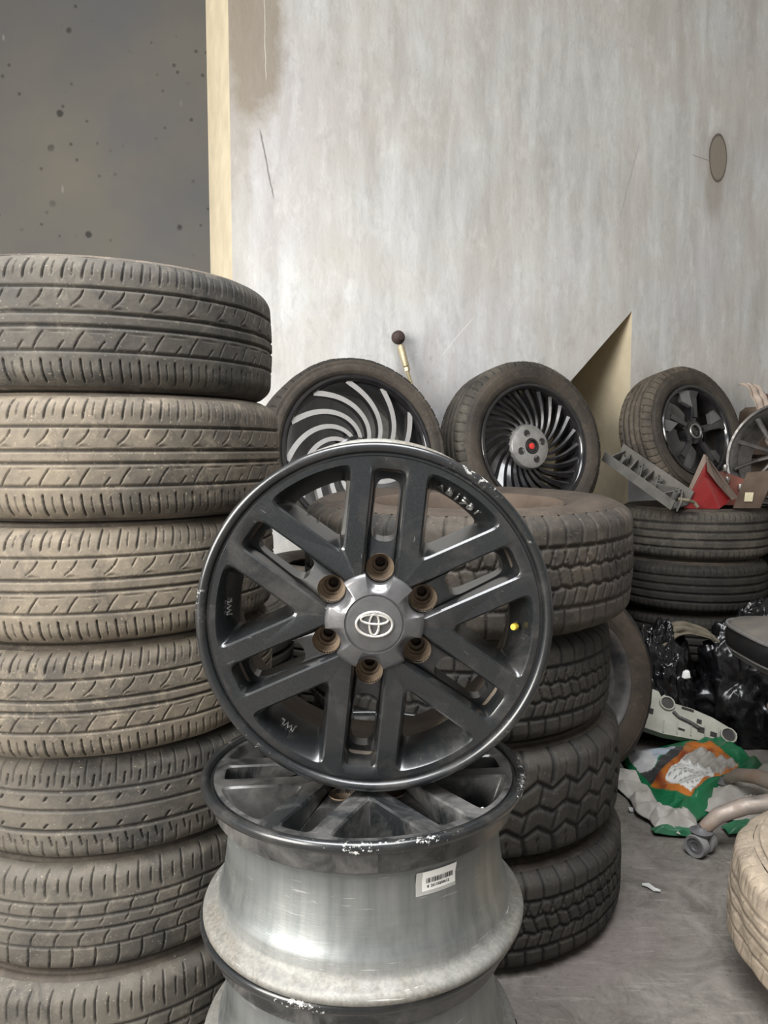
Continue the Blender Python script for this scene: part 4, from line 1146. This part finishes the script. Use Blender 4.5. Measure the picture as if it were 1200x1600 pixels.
sheet('green_hem', None, None, [(.75, 2.085, 0), (.88, 2.06, 0), (.875, 2.035, 0), (.75, 2.055, 0)], M['greenbag'], 6, .02, parent=sk)
sheet('white_sack', 'dirty white woven sack spread under the chair leg', 'bag', [(.92, 2.23, 0), (1.36, 2.55, 0), (1.50, 2.30, 0), (1.00, 2.10, 0)], M['whitebag'], 8, .06)
sheet('green_strip', 'green torn sack edge on the floor behind the chair caster', 'bag', [(.95, 2.09, 0), (1.14, 2.11, 0), (1.14, 2.05, 0), (.95, 2.045, 0)], M['greenbag'], 9, .03)
bu = MB(); bu.lathe([(.001, .0), (.13, 0), (.145, .02), (.165, .17), (.172, .175), (.168, .18), (.158, .17), (.14, .02), (.001, .015)], 48)
tag(bu.obj('plastic_tub', [M['dustplastic']], None, (1.50, 2.56, .002)), 'brown dusty plastic tub behind the printed sack', 'tub')

# ------------------------------------------------------------------ office chair at the right edge
CX, CY = 1.15, 1.985
ch = thing('office_chair', 'black vinyl office chair with rusted chrome star base at the right edge', 'chair', (CX, CY, 0))
def cast(wx, wy, ang, par):
    q = Quaternion((0, 0, 1), ang) @ Quaternion((0, 1, 0), PI / 2)
    qz = Quaternion((0, 0, 1), ang)
    for s_ in (-1, 1):
        m = MB(); m.lathe([(.001, .009), (.010, .010), (.012, .013), (.0205, .0125), (.022, .016)], 32, (0, 0, .0), None, 0)
        m.lathe([(.022, .016), (.0285, .017), (.030, .012), (.030, -.008), (.026, -.010), (.001, -.010)], 32, (0, 0, 0), None, 1)
        qq = q if s_ > 0 else q @ Quaternion((1, 0, 0), PI)
        o = m.obj('caster_wheel', [M['caster'], M['castertread']], par, Vector((wx, wy, .030)) + qz @ Vector((s_ * .017, 0, 0)), qq)
    m = MB(); m.tube([Vector((wx, wy, .040)) + qz @ Vector((0, .0, .0)), Vector((wx, wy, .062)), Vector((wx, wy, .075))], [.020, .018, .012], 14)
    m.lathe([(.001, .0), (.026, .0), (.030, .008), (.018, .012), (.012, .02)], 20, (wx, wy, .056)); m.obj('caster_yoke', [M['caster']], par)
for k, a in enumerate((183, 111, 39, -33)):
    ar = math.radians(a); rr_ = .305
    e = Vector((math.cos(ar), math.sin(ar), 0))
    lg = MB(); lg.tube([e * .02 + Vector((0, 0, .135)), e * .10 + Vector((0, 0, .138)), e * .19 + Vector((0, 0, .128)), e * .26 + Vector((0, 0, .105)), e * (rr_ - .012) + Vector((0, 0, .075)), e * rr_ + Vector((0, 0, .070))], [.026, .025, .023, .021, .018, .012], 14, flat=.75)
    lo = lg.obj('leg', [M['chairarm']], ch)
    cast(e.x * rr_, e.y * rr_, ar + math.radians(35 if k == 0 else 60), lo)
m = MB(); m.lathe([(.001, .10), (.034, .10), (.034, .18), (.022, .19), (.022, .40), (.014, .41), (.014, .49), (.10, .495), (.10, .505), (.001, .505)], 28); m.obj('column', [M['steel']], ch)
def cushion(hx, hy, z0, z1, rnd, n=64, top=.02):
    V = []; F = []; prof = [(.30, z0 + .004), (.78, z0), (.93, z0 + .012), (.99, z0 + (z1 - z0) * .35), (1.0, z0 + (z1 - z0) * .55), (.985, z0 + (z1 - z0) * .80), (.93, z1 - .006), (.80, z1), (.5, z1 + top), (.0, z1 + top)]
    for i in range(n):
        a = 2 * PI * i / n; c, s = math.cos(a), math.sin(a); e = 2 / rnd
        x = math.copysign(abs(c) ** e, c) * hx; y = math.copysign(abs(s) ** e, s) * hy
        for f, z in prof: V.append((x * f, y * f, z))
    k = len(prof)
    for i in range(n):
        j = (i + 1) % n
        for q in range(k - 1): F.append((i * k + q, j * k + q, j * k + q + 1, i * k + q + 1))
    mi = [0 if q < 4 else (0 if q == 4 else 1) for i in range(n) for q in range(k - 1)]
    return V, F, mi
V, F, mi = cushion(.235, .235, .490, .596, 3.2)
sq_ = Quaternion((0, 1, 0), math.radians(3))
seat = link('seat', mesh('seat', V, F, [M['vinyl'], M['vinyltop']], mi, True, sharp=60), ch, (0, 0, 0), sq_)
for zz, f in ((.579, .985),):
    m = MB(); e = 2 / 3.2
    m.tube([(math.copysign(abs(math.cos(a)) ** e, math.cos(a)) * .236 * f, math.copysign(abs(math.sin(a)) ** e, math.sin(a)) * .236 * f, zz) for a in np.linspace(0, 2 * PI, 72, endpoint=False)], .005, 6, closed=True); m.obj('piping', [M['piping']], seat)
    m = MB(); m.tube([(math.copysign(abs(math.cos(a)) ** e, math.cos(a)) * .236 * .965, math.copysign(abs(math.sin(a)) ** e, math.sin(a)) * .236 * .965, .520) for a in np.linspace(0, 2 * PI, 72, endpoint=False)], .004, 6, closed=True); m.obj('piping', [M['piping']], seat)

# small litter on the floor
for (x, y, a, l, w, lab) in [(.655, 1.80, -40, .045, .010, 'torn silvery wrapper strip lying on the open floor'), (.737, 2.205, 60, .022, .016, 'small crumpled white scrap on the floor beside the middle stack')]:
    m = MB(); m.tube([(-l / 2, 0, .006), (-l / 5, .003, .008), (l / 5, -.003, .006), (l / 2, .001, .006)], [w * .3, w * .55, w * .5, w * .25], 7, flat=.5)
    tag(m.obj('litter', [M['film']], None, (x, y, 0), spin(a)), lab, 'litter')
